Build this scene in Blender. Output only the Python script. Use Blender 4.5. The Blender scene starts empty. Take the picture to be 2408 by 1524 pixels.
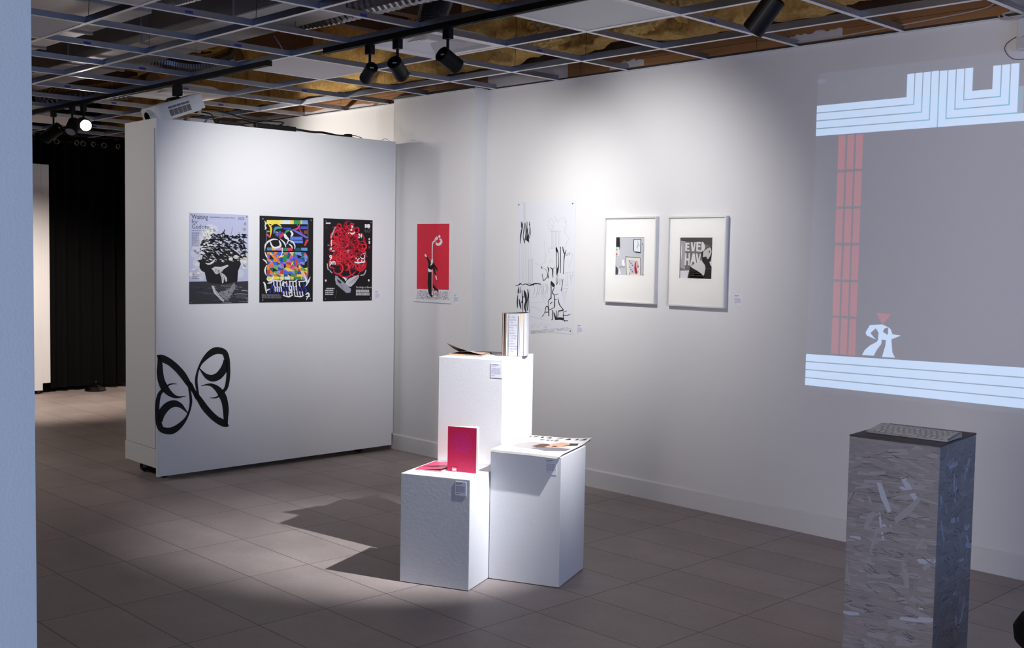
import bpy, bmesh, math, random
from mathutils import Vector, Matrix, noise
import numpy as np

random.seed(7)
SC = bpy.context.scene
COL = SC.collection
PI = math.pi

# ------------------------------------------------------------------ materials
def lin(c):
    return tuple(((v / 12.92) if v <= 0.04045 else ((v + 0.055) / 1.055) ** 2.4) for v in c)

MATS = {}
def mat(name, rgb, rough=0.6, metal=0.0, vary=0.0, scale=30.0, bump=0.0, bscale=None, spec=0.5, emit=None, estr=0.0, trans=0.0, srgb=True, stretch=None):
    """Principled material; vary = procedural noise on the colour, bump = procedural relief."""
    if name in MATS: return MATS[name]
    m = bpy.data.materials.new(name); m.use_nodes = True
    nt = m.node_tree; b = nt.nodes['Principled BSDF']
    c = lin(rgb) if srgb else rgb
    b.inputs['Base Color'].default_value = (*c, 1)
    b.inputs['Roughness'].default_value = rough
    b.inputs['Metallic'].default_value = metal
    b.inputs['Specular IOR Level'].default_value = spec
    if trans: b.inputs['Transmission Weight'].default_value = trans
    if emit:
        b.inputs['Emission Color'].default_value = (*lin(emit), 1)
        b.inputs['Emission Strength'].default_value = estr
    if vary or bump:
        tc = nt.nodes.new('ShaderNodeTexCoord'); src = tc.outputs['Object']
        if stretch:
            mp = nt.nodes.new('ShaderNodeMapping'); mp.inputs['Scale'].default_value = stretch
            nt.links.new(src, mp.inputs['Vector']); src = mp.outputs['Vector']
        n = nt.nodes.new('ShaderNodeTexNoise'); n.inputs['Scale'].default_value = scale; n.inputs['Detail'].default_value = 5
        nt.links.new(src, n.inputs['Vector'])
        if vary:
            mx = nt.nodes.new('ShaderNodeMix'); mx.data_type = 'RGBA'
            mx.inputs[6].default_value = (*[x * (1 - vary) for x in c], 1)
            mx.inputs[7].default_value = (*[min(1, x * (1 + vary)) for x in c], 1)
            nt.links.new(n.outputs['Fac'], mx.inputs[0]); nt.links.new(mx.outputs[2], b.inputs['Base Color'])
        if bump:
            n2 = n
            if bscale:
                n2 = nt.nodes.new('ShaderNodeTexNoise'); n2.inputs['Scale'].default_value = bscale; n2.inputs['Detail'].default_value = 4
                nt.links.new(src, n2.inputs['Vector'])
            bp = nt.nodes.new('ShaderNodeBump'); bp.inputs['Strength'].default_value = bump; bp.inputs['Distance'].default_value = 0.01
            nt.links.new(n2.outputs['Fac'], bp.inputs['Height']); nt.links.new(bp.outputs['Normal'], b.inputs['Normal'])
    MATS[name] = m
    return m

def ink(rgb, rough=0.55):
    return mat('ink_%02x%02x%02x' % tuple(int(v * 255) for v in rgb), rgb, rough, spec=0.3)

WALL = mat('wall_paint', (.90, .895, .90), .75, vary=.02, scale=3, bump=.05, bscale=180, spec=.3)
PANELW = mat('panel_paint', (.90, .90, .91), .6, vary=.015, scale=2, bump=.04, bscale=120, spec=.35)
PLINTH = mat('plinth_paint', (.91, .91, .92), .5, vary=.02, scale=5, bump=.05, bscale=60, spec=.4)
BASEB = mat('baseboard_paint', (.88, .875, .88), .45, vary=.02, scale=4, spec=.45)
STEEL = mat('galvanised_steel', (.68, .70, .75), .38, metal=1.0, vary=.12, scale=25)
DUCT = mat('duct_sheet_metal', (.70, .69, .70), .5, metal=.6, vary=.15, scale=6, bump=.1, bscale=9)
FOIL = mat('foil_flex', (.62, .62, .66), .25, metal=1.0, vary=.2, scale=40)
DARKFLEX = mat('dark_flex', (.30, .29, .31), .45, metal=.6, vary=.3, scale=60)
TEEW = mat('white_enamel', (.96, .945, .95), .4, vary=.02, scale=8)
TILE = mat('ceiling_tile_white', (.84, .83, .84), .8, vary=.03, scale=60, bump=.1, bscale=250)
BLACK = mat('black_metal', (.03, .03, .034), .5, vary=.2, scale=30, spec=.3)
BLACKG = mat('black_gloss', (.03, .03, .035), .2, spec=.6)
RUBBER = mat('black_rubber', (.05, .05, .055), .6)
CABLE = mat('cable_black', (.05, .05, .055), .55)
CABLEW = mat('cable_white', (.72, .70, .72), .5)
BOARD = mat('brown_board', (.60, .42, .26), .7, vary=.25, scale=3, stretch=(1, 1, 14), bump=.15, bscale=20)
WOODD = mat('dark_timber', (.30, .19, .11), .75, vary=.35, scale=5, stretch=(1, 6, 6), bump=.2, bscale=30)
PATCH = mat('white_patch', (.78, .76, .78), .8, vary=.08, scale=14)
CURT = mat('black_curtain', (.028, .027, .036), .95, vary=.3, scale=60, bump=.1, bscale=400, spec=.15)
DARKW = mat('charcoal_wall', (.16, .16, .18), .8, vary=.1, scale=6)
CHROME = mat('chrome', (.8, .8, .82), .15, metal=1.0)
WHITEP = mat('white_plastic', (.82, .82, .84), .4, vary=.02, scale=20)
GREYP = mat('grey_grille', (.40, .38, .40), .6)
PAPER = mat('paper', (.90, .90, .91), .6, vary=.01, scale=30, spec=.3)
BLUESTK = mat('blue_sticker', (.25, .25, .62), .5)

def foam_mat():
    m = bpy.data.materials.new('spray_foam'); m.use_nodes = True
    nt = m.node_tree; b = nt.nodes['Principled BSDF']; b.inputs['Roughness'].default_value = .9; b.inputs['Specular IOR Level'].default_value = .15
    tc = nt.nodes.new('ShaderNodeTexCoord')
    n = nt.nodes.new('ShaderNodeTexNoise'); n.inputs['Scale'].default_value = 3.2; n.inputs['Detail'].default_value = 8
    n2 = nt.nodes.new('ShaderNodeTexNoise'); n2.inputs['Scale'].default_value = 38; n2.inputs['Detail'].default_value = 6
    r = nt.nodes.new('ShaderNodeValToRGB')
    r.color_ramp.elements[0].position = .3; r.color_ramp.elements[0].color = (*lin((.58, .42, .22)), 1)
    r.color_ramp.elements[1].position = .68; r.color_ramp.elements[1].color = (*lin((.96, .80, .50)), 1)
    mx = nt.nodes.new('ShaderNodeMath'); mx.operation = 'MULTIPLY_ADD'; mx.inputs[1].default_value = .35
    for q in (n, n2): nt.links.new(tc.outputs['Object'], q.inputs['Vector'])
    nt.links.new(n2.outputs['Fac'], mx.inputs[0]); 
    sc = nt.nodes.new('ShaderNodeMath'); sc.operation = 'MULTIPLY'; sc.inputs[1].default_value = .68
    nt.links.new(n.outputs['Fac'], sc.inputs[0]); nt.links.new(sc.outputs[0], mx.inputs[2])
    nt.links.new(mx.outputs[0], r.inputs['Fac']); nt.links.new(r.outputs['Color'], b.inputs['Base Color'])
    bp = nt.nodes.new('ShaderNodeBump'); bp.inputs['Strength'].default_value = .7; bp.inputs['Distance'].default_value = .02
    nt.links.new(n2.outputs['Fac'], bp.inputs['Height']); nt.links.new(bp.outputs['Normal'], b.inputs['Normal'])
    return m
FOAM = foam_mat()

def floor_mat():
    m = bpy.data.materials.new('porcelain_floor_tiles'); m.use_nodes = True
    nt = m.node_tree; L = nt.links.new; b = nt.nodes['Principled BSDF']
    tc = nt.nodes.new('ShaderNodeTexCoord'); mp = nt.nodes.new('ShaderNodeMapping')
    TX, TY = .61858, .32300
    mp.inputs['Location'].default_value = (-.59309, 1.79582, 0)
    L(tc.outputs['Object'], mp.inputs['Vector'])
    br = nt.nodes.new('ShaderNodeTexBrick'); br.offset = 0; br.squash = 1
    br.inputs['Scale'].default_value = 1; br.inputs['Brick Width'].default_value = TX; br.inputs['Row Height'].default_value = TY
    br.inputs['Mortar Size'].default_value = .0022; br.inputs['Mortar Smooth'].default_value = .2; br.inputs['Bias'].default_value = 0
    br.inputs['Color1'].default_value = (*lin((.60, .555, .545)), 1); br.inputs['Color2'].default_value = (*lin((.635, .59, .58)), 1)
    br.inputs['Mortar'].default_value = (*lin((.30, .265, .26)), 1)
    L(mp.outputs['Vector'], br.inputs['Vector'])
    n = nt.nodes.new('ShaderNodeTexNoise'); n.inputs['Scale'].default_value = 2.6; n.inputs['Detail'].default_value = 9; n.inputs['Roughness'].default_value = .62
    n2 = nt.nodes.new('ShaderNodeTexNoise'); n2.inputs['Scale'].default_value = 55; n2.inputs['Detail'].default_value = 3
    L(tc.outputs['Object'], n.inputs['Vector']); L(tc.outputs['Object'], n2.inputs['Vector'])
    mr = nt.nodes.new('ShaderNodeMapRange'); mr.inputs[1].default_value = .25; mr.inputs[2].default_value = .75; mr.inputs[3].default_value = .80; mr.inputs[4].default_value = 1.14
    L(n.outputs['Fac'], mr.inputs[0])
    mr2 = nt.nodes.new('ShaderNodeMapRange'); mr2.inputs[1].default_value = .2; mr2.inputs[2].default_value = .8; mr2.inputs[3].default_value = .93; mr2.inputs[4].default_value = 1.06
    L(n2.outputs['Fac'], mr2.inputs[0])
    mu = nt.nodes.new('ShaderNodeMath'); mu.operation = 'MULTIPLY'; L(mr.outputs[0], mu.inputs[0]); L(mr2.outputs[0], mu.inputs[1])
    vm = nt.nodes.new('ShaderNodeVectorMath'); vm.operation = 'SCALE'; L(br.outputs['Color'], vm.inputs[0]); L(mu.outputs[0], vm.inputs['Scale'])
    L(vm.outputs[0], b.inputs['Base Color'])
    rr = nt.nodes.new('ShaderNodeMapRange'); rr.inputs[3].default_value = .42; rr.inputs[4].default_value = .62; L(n.outputs['Fac'], rr.inputs[0]); L(rr.outputs[0], b.inputs['Roughness'])
    b.inputs['Specular IOR Level'].default_value = .4
    bp = nt.nodes.new('ShaderNodeBump'); bp.inputs['Strength'].default_value = .5; bp.inputs['Distance'].default_value = .003; bp.invert = True
    L(br.outputs['Fac'], bp.inputs['Height']); L(bp.outputs['Normal'], b.inputs['Normal'])
    return m
FLOOR = floor_mat()

def osb_mat():
    m = bpy.data.materials.new('grey_washed_strand_board'); m.use_nodes = True
    nt = m.node_tree; L = nt.links.new; b = nt.nodes['Principled BSDF']; b.inputs['Roughness'].default_value = .5
    tc = nt.nodes.new('ShaderNodeTexCoord')
    prev = None; hts = []
    for rot, scl, seed in (((.25, .5, .1), (8, 8, 30), 0.0), ((1.2, .9, .3), (9, 9, 34), 4.1), ((-.5, .2, -.8), (7, 7, 32), 9.7)):
        mp = nt.nodes.new('ShaderNodeMapping'); mp.inputs['Rotation'].default_value = rot; mp.inputs['Scale'].default_value = scl; mp.inputs['Location'].default_value = (seed, seed * 2, seed)
        nz = nt.nodes.new('ShaderNodeTexNoise'); nz.inputs['Scale'].default_value = 9; nz.inputs['Detail'].default_value = 2
        L(tc.outputs['Object'], nz.inputs['Vector'])
        ad = nt.nodes.new('ShaderNodeVectorMath'); ad.operation = 'MULTIPLY_ADD'; ad.inputs[1].default_value = (.03, .03, .03)
        L(nz.outputs['Color'], ad.inputs[0]); L(tc.outputs['Object'], ad.inputs[2])
        L(ad.outputs[0], mp.inputs['Vector'])
        v = nt.nodes.new('ShaderNodeTexVoronoi'); v.inputs['Scale'].default_value = 1; L(mp.outputs['Vector'], v.inputs['Vector'])
        sp = nt.nodes.new('ShaderNodeSeparateColor'); L(v.outputs['Color'], sp.inputs[0])
        if prev is None: prev = sp.outputs[0]
        else:
            gt = nt.nodes.new('ShaderNodeMath'); gt.operation = 'GREATER_THAN'; gt.inputs[1].default_value = .55; L(sp.outputs[1], gt.inputs[0])
            mx = nt.nodes.new('ShaderNodeMix'); mx.data_type = 'FLOAT'; L(gt.outputs[0], mx.inputs[0]); L(prev, mx.inputs[2]); L(sp.outputs[0], mx.inputs[3]); prev = mx.outputs[0]
    fine = nt.nodes.new('ShaderNodeTexNoise'); fine.inputs['Scale'].default_value = 60; fine.inputs['Detail'].default_value = 6
    mpf = nt.nodes.new('ShaderNodeMapping'); mpf.inputs['Scale'].default_value = (.32, .32, 3.6); mpf.inputs['Rotation'].default_value = (.2, .3, 0); L(tc.outputs['Object'], mpf.inputs['Vector']); L(mpf.outputs['Vector'], fine.inputs['Vector'])
    a = nt.nodes.new('ShaderNodeMath'); a.operation = 'MULTIPLY_ADD'; a.inputs[1].default_value = .78; L(fine.outputs['Fac'], a.inputs[0])
    s = nt.nodes.new('ShaderNodeMath'); s.operation = 'MULTIPLY'; s.inputs[1].default_value = .24; L(prev, s.inputs[0]); L(s.outputs[0], a.inputs[2])
    r = nt.nodes.new('ShaderNodeValToRGB'); e = r.color_ramp.elements
    e[0].position = .22; e[0].color = (*lin((.30, .31, .35)), 1); e[1].position = .86; e[1].color = (*lin((.56, .58, .63)), 1)
    k = e.new(.40); k.color = (*lin((.42, .415, .44)), 1); k = e.new(.62); k.color = (*lin((.465, .455, .48)), 1)
    L(a.outputs[0], r.inputs['Fac']); L(r.outputs['Color'], b.inputs['Base Color'])
    bp = nt.nodes.new('ShaderNodeBump'); bp.inputs['Strength'].default_value = .5; bp.inputs['Distance'].default_value = .004; L(a.outputs[0], bp.inputs['Height']); L(bp.outputs['Normal'], b.inputs['Normal'])
    return m
OSB = osb_mat()

def glass_mat():
    m = bpy.data.materials.new('picture_glass'); m.use_nodes = True
    nt = m.node_tree; L = nt.links.new
    nt.nodes.remove(nt.nodes['Principled BSDF'])
    t = nt.nodes.new('ShaderNodeBsdfTransparent'); g = nt.nodes.new('ShaderNodeBsdfGlossy'); g.inputs['Roughness'].default_value = .02
    f = nt.nodes.new('ShaderNodeFresnel'); f.inputs['IOR'].default_value = 1.5
    mx = nt.nodes.new('ShaderNodeMixShader'); L(f.outputs[0], mx.inputs[0]); L(t.outputs[0], mx.inputs[1]); L(g.outputs[0], mx.inputs[2])
    L(mx.outputs[0], nt.nodes['Material Output'].inputs['Surface'])
    return m
GLASS = glass_mat()
ACRYL = mat('clear_acrylic', (.92, .92, .93), .08, trans=.9)

# ------------------------------------------------------------------ mesh helpers
def tag(o, label=None, cat=None, group=None, kind=None):
    if label: o['label'] = label
    if cat: o['category'] = cat
    if group: o['group'] = group
    if kind: o['kind'] = kind
    return o

def link(name, bm, mats, parent=None, smooth=False, matrix=None):
    bmesh.ops.recalc_face_normals(bm, faces=bm.faces[:])
    me = bpy.data.meshes.new(name); bm.to_mesh(me); bm.free()
    for m in (mats if isinstance(mats, (list, tuple)) else [mats]): me.materials.append(m)
    if smooth:
        for p in me.polygons: p.use_smooth = True
    o = bpy.data.objects.new(name, me); COL.objects.link(o)
    if parent is not None: o.parent = parent
    if matrix is not None: o.matrix_local = matrix
    return o

def empty(name, loc=(0, 0, 0), rz=0.0, parent=None):
    o = bpy.data.objects.new(name, None); COL.objects.link(o)
    o.empty_display_size = .05; o.location = loc; o.rotation_euler = (0, 0, rz)
    if parent is not None: o.parent = parent
    return o

def box(bm, lo, hi, mi=0, bevel=0.0, seg=2, M=None):
    r = bmesh.ops.create_cube(bm, size=1.0)
    vs = r['verts']
    for v in vs:
        v.co = Vector([lo[i] + (v.co[i] + .5) * (hi[i] - lo[i]) for i in range(3)])
    fs = set(f for v in vs for f in v.link_faces)
    for f in fs: f.material_index = mi
    if bevel:
        es = set(e for v in vs for e in v.link_edges)
        r2 = bmesh.ops.bevel(bm, geom=list(es), offset=bevel, segments=seg, affect='EDGES', profile=.5)
        vs = list(set(v for f in r2['faces'] for v in f.verts) | set(v for v in vs if v.is_valid))
        for f in r2['faces']: f.material_index = mi
    if M is not None:
        for v in vs:
            if v.is_valid: v.co = M @ v.co
    return vs

def axes(d):
    d = Vector(d).normalized()
    a = Vector((0, 0, 1)) if abs(d.z) < .95 else Vector((1, 0, 0))
    x = d.cross(a).normalized(); y = d.cross(x).normalized()
    return x, y, d

def cyl(bm, p0, p1, r0, r1=None, n=20, mi=0, cap=True):
    r1 = r0 if r1 is None else r1
    p0 = Vector(p0); p1 = Vector(p1); x, y, d = axes(p1 - p0)
    A = [bm.verts.new(p0 + r0 * (math.cos(2 * PI * i / n) * x + math.sin(2 * PI * i / n) * y)) for i in range(n)]
    B = [bm.verts.new(p1 + r1 * (math.cos(2 * PI * i / n) * x + math.sin(2 * PI * i / n) * y)) for i in range(n)]
    for i in range(n):
        f = bm.faces.new((A[i], A[(i + 1) % n], B[(i + 1) % n], B[i])); f.material_index = mi
    if cap:
        for c in (A[::-1], B):
            f = bm.faces.new(c); f.material_index = mi

def smooth_path(pts, sub=6):
    P = [Vector(p) for p in pts]
    if len(P) < 3: return P
    out = []
    for i in range(len(P) - 1):
        a = P[max(i - 1, 0)]; b = P[i]; c = P[i + 1]; d = P[min(i + 2, len(P) - 1)]
        for s in range(sub):
            t = s / sub
            out.append(.5 * ((2 * b) + (c - a) * t + (2 * a - 5 * b + 4 * c - d) * t * t + (3 * b - a - 3 * c + d) * t ** 3))
    out.append(P[-1]); return out

def tube(bm, pts, r, n=8, sub=6, mi=0, closed=False):
    P = smooth_path(pts, sub) if sub else [Vector(p) for p in pts]
    rs = r if callable(r) else (lambda i, N: r)
    prev = None; rings = []
    N = len(P)
    for i, p in enumerate(P):
        d = (P[min(i + 1, N - 1)] - P[max(i - 1, 0)]).normalized()
        if prev is None: x, y, _ = axes(d)
        else:
            x = (prev - d * prev.dot(d)).normalized(); y = d.cross(x)
        prev = x; R = rs(i, N)
        rings.append([bm.verts.new(p + R * (math.cos(2 * PI * k / n) * x + math.sin(2 * PI * k / n) * y)) for k in range(n)])
    for a, b in zip(rings, rings[1:]):
        for k in range(n):
            f = bm.faces.new((a[k], a[(k + 1) % n], b[(k + 1) % n], b[k])); f.material_index = mi
    for c in (rings[0][::-1], rings[-1]):
        f = bm.faces.new(c); f.material_index = mi

def lathe(bm, prof, n=32, c=(0, 0, 0), mi=0):
    rings = []
    for r, z in prof:
        rings.append([bm.verts.new((c[0] + r * math.cos(2 * PI * k / n), c[1] + r * math.sin(2 * PI * k / n), c[2] + z)) for k in range(n)])
    for a, b in zip(rings, rings[1:]):
        for k in range(n):
            f = bm.faces.new((a[k], a[(k + 1) % n], b[(k + 1) % n], b[k])); f.material_index = mi
    for cc in (rings[0][::-1], rings[-1]):
        f = bm.faces.new(cc); f.material_index = mi

def torus(bm, c, R, r, axis, n=20, m=8, mi=0):
    x, y, d = axes(axis); c = Vector(c); rings = []
    for i in range(n):
        a = 2 * PI * i / n; rad = math.cos(a) * x + math.sin(a) * y
        rings.append([bm.verts.new(c + R * rad + r * (math.cos(2 * PI * k / m) * rad + math.sin(2 * PI * k / m) * d)) for k in range(m)])
    for i in range(n):
        a, b = rings[i], rings[(i + 1) % n]
        for k in range(m):
            f = bm.faces.new((a[k], a[(k + 1) % m], b[(k + 1) % m], b[k])); f.material_index = mi

def B(): return bmesh.new()

# ------------------------------------------------------------------ flat prints: shapes laid on a sheet
def homog(quad):
    """crop pixel -> (u, v) on the sheet; quad = top-left, top-right, bottom-right, bottom-left in the crop"""
    A = []; b = []
    for (x, y), (u, v) in zip(quad, ((0, 0), (1, 0), (1, 1), (0, 1))):
        A.append([x, y, 1, 0, 0, 0, -u * x, -u * y]); b.append(u)
        A.append([0, 0, 0, x, y, 1, -v * x, -v * y]); b.append(v)
    h = np.linalg.solve(np.array(A, float), np.array(b, float))
    def f(x, y):
        w = h[6] * x + h[7] * y + 1
        return ((h[0] * x + h[1] * y + h[2]) / w, (h[3] * x + h[4] * y + h[5]) / w)
    return f

class Art:
    """a printed sheet: local x right, y up from its lower left corner, z out of the sheet"""
    def __init__(s, w, h, thick=.0012, base=None, fmap=None, side=None):
        s.w, s.h = w, h; s.bm = B(); s.mats = []; s.f = fmap or (lambda u, v: (u, v)); s.lay = 0
        s.z = thick
        if base is not None:
            box(s.bm, (0, 0, 0), (w, h, thick), s.mi(base))
    def mi(s, m):
        if not isinstance(m, bpy.types.Material): m = ink(m)
        if m not in s.mats: s.mats.append(m)
        return s.mats.index(m)
    def L(s):
        s.lay += 1; return s
    def P(s, x, y):
        u, v = s.f(x, y); return Vector((u * s.w, (1 - v) * s.h, s.z + s.lay * 6e-5))
    def poly(s, pts, c):
        vs = [s.bm.verts.new(s.P(*p)) for p in pts]
        try:
            f = s.bm.faces.new(vs); f.material_index = s.mi(c); f.normal_update()
            bmesh.ops.triangulate(s.bm, faces=[f])
        except ValueError: pass
        return s
    def rect(s, x0, y0, x1, y1, c): return s.poly([(x0, y0), (x1, y0), (x1, y1), (x0, y1)], c)
    def ell(s, x, y, rx, ry, c, n=20, a=0):
        ca, sa = math.cos(a), math.sin(a)
        return s.poly([(x + rx * math.cos(t) * ca - ry * math.sin(t) * sa, y + rx * math.cos(t) * sa + ry * math.sin(t) * ca) for t in [2 * PI * i / n for i in range(n)]], c)
    def stroke(s, pts, wd, c, sub=5):
        """pts = (x, y) or (x, y, width)"""
        Q = smooth_path([(p[0], p[1], (p[2] if len(p) > 2 else wd)) for p in pts], sub) if sub else [Vector((p[0], p[1], p[2] if len(p) > 2 else wd)) for p in pts]
        if len(Q) == 2 or not sub: pass
        m = s.mi(c); prev = None
        for i, q in enumerate(Q):
            a = Q[max(i - 1, 0)]; b = Q[min(i + 1, len(Q) - 1)]
            d = Vector((b.x - a.x, b.y - a.y)); d = d.normalized() if d.length > 1e-9 else Vector((1, 0))
            hw = max(q.z, .01) / 2; nx, ny = -d.y * hw, d.x * hw
            cur = (s.bm.verts.new(s.P(q.x + nx, q.y + ny)), s.bm.verts.new(s.P(q.x - nx, q.y - ny)))
            if prev:
                f = s.bm.faces.new((prev[0], cur[0], cur[1], prev[1])); f.material_index = m
            prev = cur
        return s
    def text(s, t, x, y, size, c, rot=0.0, sx=1.0, bold=0.0, align='LEFT', shear=0.0):
        """baseline at (x, y) in map units; size = cap height-ish in sheet metres"""
        cu = bpy.data.curves.new('t', 'FONT'); cu.body = t; cu.size = size; cu.offset = bold * size; cu.align_x = align; cu.resolution_u = 2; cu.shear = shear
        o = bpy.data.objects.new('t', cu); COL.objects.link(o)
        dg = bpy.context.evaluated_depsgraph_get(); dg.update()
        me = bpy.data.meshes.new_from_object(o.evaluated_get(dg))
        base = s.P(x, y); cr, sr = math.cos(rot), math.sin(rot); m = s.mi(c)
        vs = [s.bm.verts.new(base + Vector(((v.co.x * sx) * cr - v.co.y * sr, (v.co.x * sx) * sr + v.co.y * cr, 0))) for v in me.vertices]
        for p in me.polygons:
            try:
                f = s.bm.faces.new([vs[i] for i in p.vertices]); f.material_index = m
            except ValueError: pass
        bpy.data.objects.remove(o); bpy.data.curves.remove(cu); bpy.data.meshes.remove(me)
        return s
    def lines(s, x, y, w, n, dy, th, c, rnd, jag=.35):
        """rows of illegible small print: short word marks"""
        for i in range(n):
            cx = x; end = x + w * (1 - jag * rnd.random())
            while cx < end:
                ww = w * (.08 + .14 * rnd.random())
                s.rect(cx, y + i * dy, min(cx + ww, end), y + i * dy + th, c); cx += ww + w * .035
        return s
    def done(s, name, M, parent=None):
        me = bpy.data.meshes.new(name); s.bm.to_mesh(me); s.bm.free()
        for m in s.mats: me.materials.append(m)
        o = bpy.data.objects.new(name, me); COL.objects.link(o)
        if parent is not None: o.parent = parent
        o.matrix_local = M
        return o

def frame(o, x, n):
    """matrix with local x along x, z along n, y up"""
    x = Vector(x).normalized(); n = Vector(n).normalized(); y = n.cross(x)
    return Matrix(((x.x, y.x, n.x, o[0]), (x.y, y.y, n.y, o[1]), (x.z, y.z, n.z, o[2]), (0, 0, 0, 1)))

# ------------------------------------------------------------------ camera
CAM = Vector((3.83882, -5.42658, 1.51475)); FPX = 2599.235; YAW, PITCH, ROLL = -.802166, -.0614665, .0170935
cy, sy, cp, sp = math.cos(YAW), math.sin(YAW), math.cos(PITCH), math.sin(PITCH)
fwd = Vector((sy * cp, cy * cp, sp)); rgt = Vector((cy, -sy, 0)); upv = rgt.cross(fwd)
r2 = math.cos(ROLL) * rgt + math.sin(ROLL) * upv; u2 = -math.sin(ROLL) * rgt + math.cos(ROLL) * upv
cam = bpy.data.cameras.new('camera'); cam.sensor_width = 36; cam.sensor_fit = 'HORIZONTAL'; cam.lens = FPX * 36 / 2408
cam.clip_start = .05; cam.clip_end = 60
co = bpy.data.objects.new('camera', cam); COL.objects.link(co)
co.matrix_world = Matrix(((r2.x, u2.x, -fwd.x, CAM.x), (r2.y, u2.y, -fwd.y, CAM.y), (r2.z, u2.z, -fwd.z, CAM.z), (0, 0, 0, 1)))
SC.camera = co
def in_view(p, mx=150):
    d = Vector(p) - CAM; z = d.dot(fwd)
    if z < .3: return False
    X = 1204 + FPX * d.dot(r2) / z; Y = 762 - FPX * d.dot(u2) / z
    return 40 - mx < X < 2408 + mx and -mx < Y < 1524 + mx

# ------------------------------------------------------------------ the room
H = 2.693
XW, XE, YS = -8.45, 6.6, -8.2
bm = B(); box(bm, (XW - .1, YS - .1, -.12), (XE, .3, 0)); link('floor', bm, FLOOR)['kind'] = 'structure'
# right-hand wall with the pilaster and the skirting
bm = B(); box(bm, (XW, 0, 0), (XE, .14, H + .012)); o = link('wall_right', bm, WALL); o['kind'] = 'structure'
PY = -.13
bm = B(); box(bm, (-2.985, PY, 0), (-2.060, -.0005, H + .012)); o = link('wall_pilaster', bm, WALL); o['kind'] = 'structure'
def skirting(name, x0, x1, y, hh=.108):
    bm = B(); vs = [(x0, y, 0), (x0, y - .012, 0), (x0, y - .012, hh - .008), (x0, y - .004, hh), (x0, y, hh)]
    a = [bm.verts.new(v) for v in vs]; b = [bm.verts.new((x1, v[1], v[2])) for v in vs]
    for i in range(5): bm.faces.new((a[i], a[(i + 1) % 5], b[(i + 1) % 5], b[i]))
    bm.faces.new(a[::-1]); bm.faces.new(b)
    o = link(name, bm, BASEB); o['kind'] = 'structure'
skirting('baseboard_right', -2.045, XE, -.0005, .118)
skirting('baseboard_pilaster', -2.985, -2.048, PY - .0005, .118)
bm = B(); box(bm, (-2.0595, PY - .012, 0), (-2.0475, -.013, .11)); link('baseboard_return', bm, BASEB)['kind'] = 'structure'
bm = B(); box(bm, (XW - .12, YS, 0), (XW, .14, 3.5)); link('wall_far', bm, DARKW)['kind'] = 'structure'
bm = B(); box(bm, (XW - .1, YS - .12, 0), (XE, YS, 3.5)); link('wall_rear', bm, WALL)['kind'] = 'structure'
# the partition end close to the camera on the left
bm = B(); box(bm, (1.36, YS, 0), (1.5924, -4.5819, H - .004)); link('wall_left', bm, mat('blue_shade_tint', (.675, .735, .785), .65, vary=.015, scale=2, bump=.05, bscale=160, spec=.3))['kind'] = 'structure'  # darker blue-grey puts the dim blue light into the wall colour

# wall above the hung ceiling: boards, white patches, timber ledge, foam
bm = B()
box(bm, (XW, .002, H + .012), (XE, .14, 3.55), 0)
link('wall_upper', bm, WOODD)['kind'] = 'structure'
bm = B()
xs = [-8.4, -6.9, -5.35, -3.86, -2.62, -1.16, .2, 1.66, 3.1, 4.6, 6.5]
for a, b in zip(xs, xs[1:]):
    for z0, z1 in ((H + .016, 2.758), (2.760, 2.815)):
        box(bm, (a + .002, -.010, z0), (b - .002, .002, z1))
link('wall_boards', bm, BOARD)['kind'] = 'structure'
bm = B(); rnd = random.Random(3)
for a, b, z0, z1 in ((-2.05, -1.27, H + .014, 2.812), (-.90, -.62, H + .02, 2.765), (.42, .74, H + .02, 2.77), (1.62, 1.90, H + .02, 2.80), (-4.45, -3.4, H + .014, 2.735), (-6.2, -4.6, H + .014, 2.75), (-3.35, -3.0, H + .014, 2.72)):
    n = 14; top = [(a + (b - a) * i / n, z1 - rnd.random() * .018) for i in range(n + 1)]
    vs = [bm.verts.new((x, -.0115, z)) for x, z in top] + [bm.verts.new((x, -.0115, z0)) for x, z in reversed(top)]
    f = bm.faces.new(vs)
    r = bmesh.ops.extrude_face_region(bm, geom=[f])
    for v in r['geom']:
        if isinstance(v, bmesh.types.BMVert): v.co.y = -.0102
link('wall_patches', bm, PATCH)['kind'] = 'structure'
# foam sprayed between the studs and hanging in lumps from the deck
bm = B()
NX, NZ = 330, 34
x0, x1, z0, z1 = -8.4, 4.4, 2.845, 3.42
rows = []
for j in range(NZ + 1):
    r = []
    for i in range(NX + 1):
        x = x0 + (x1 - x0) * i / NX; t = j / NZ; z = z0 + (z1 - z0) * t
        lump = noise.fractal(Vector((x * 2.2, 3.1, z * 3.0)), 1.0, 2.0, 4)
        fine = noise.fractal(Vector((x * 11, 7.7, z * 11)), 1.0, 2.0, 3)
        right = max(0, min(1, (x + 2.4) / 1.0))
        stud = 1 - right
        bay = abs(((x + .1) / .40) % 1.0 - .5) * 2
        bill = 1 - 2.2 * abs(noise.noise(Vector((x * 7 + 3, 2.2, z * 7)))) + .5 * (1 - 2.2 * abs(noise.noise(Vector((x * 17, 5.2, z * 17)))))
        d = .035 + right * .045 * bill + stud * (.035 - .05 * max(0, (bay - .82) / .18)) + right * (.07 + .15 * max(0, lump) + .10 * t) + .016 * fine + .02 * stud * lump
        zz = z + right * .05 * lump * (1 - t) + .01 * fine
        if j == 0: d *= .35
        r.append(bm.verts.new((x, -.003 - max(.004, d), zz)))
    rows.append(r)
for a, b in zip(rows, rows[1:]):
    for i in range(NX): bm.faces.new((a[i], a[i + 1], b[i + 1], b[i]))
foam_bm = bm
bm = B()
NX, NY = 170, 100
rows = []
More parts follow.
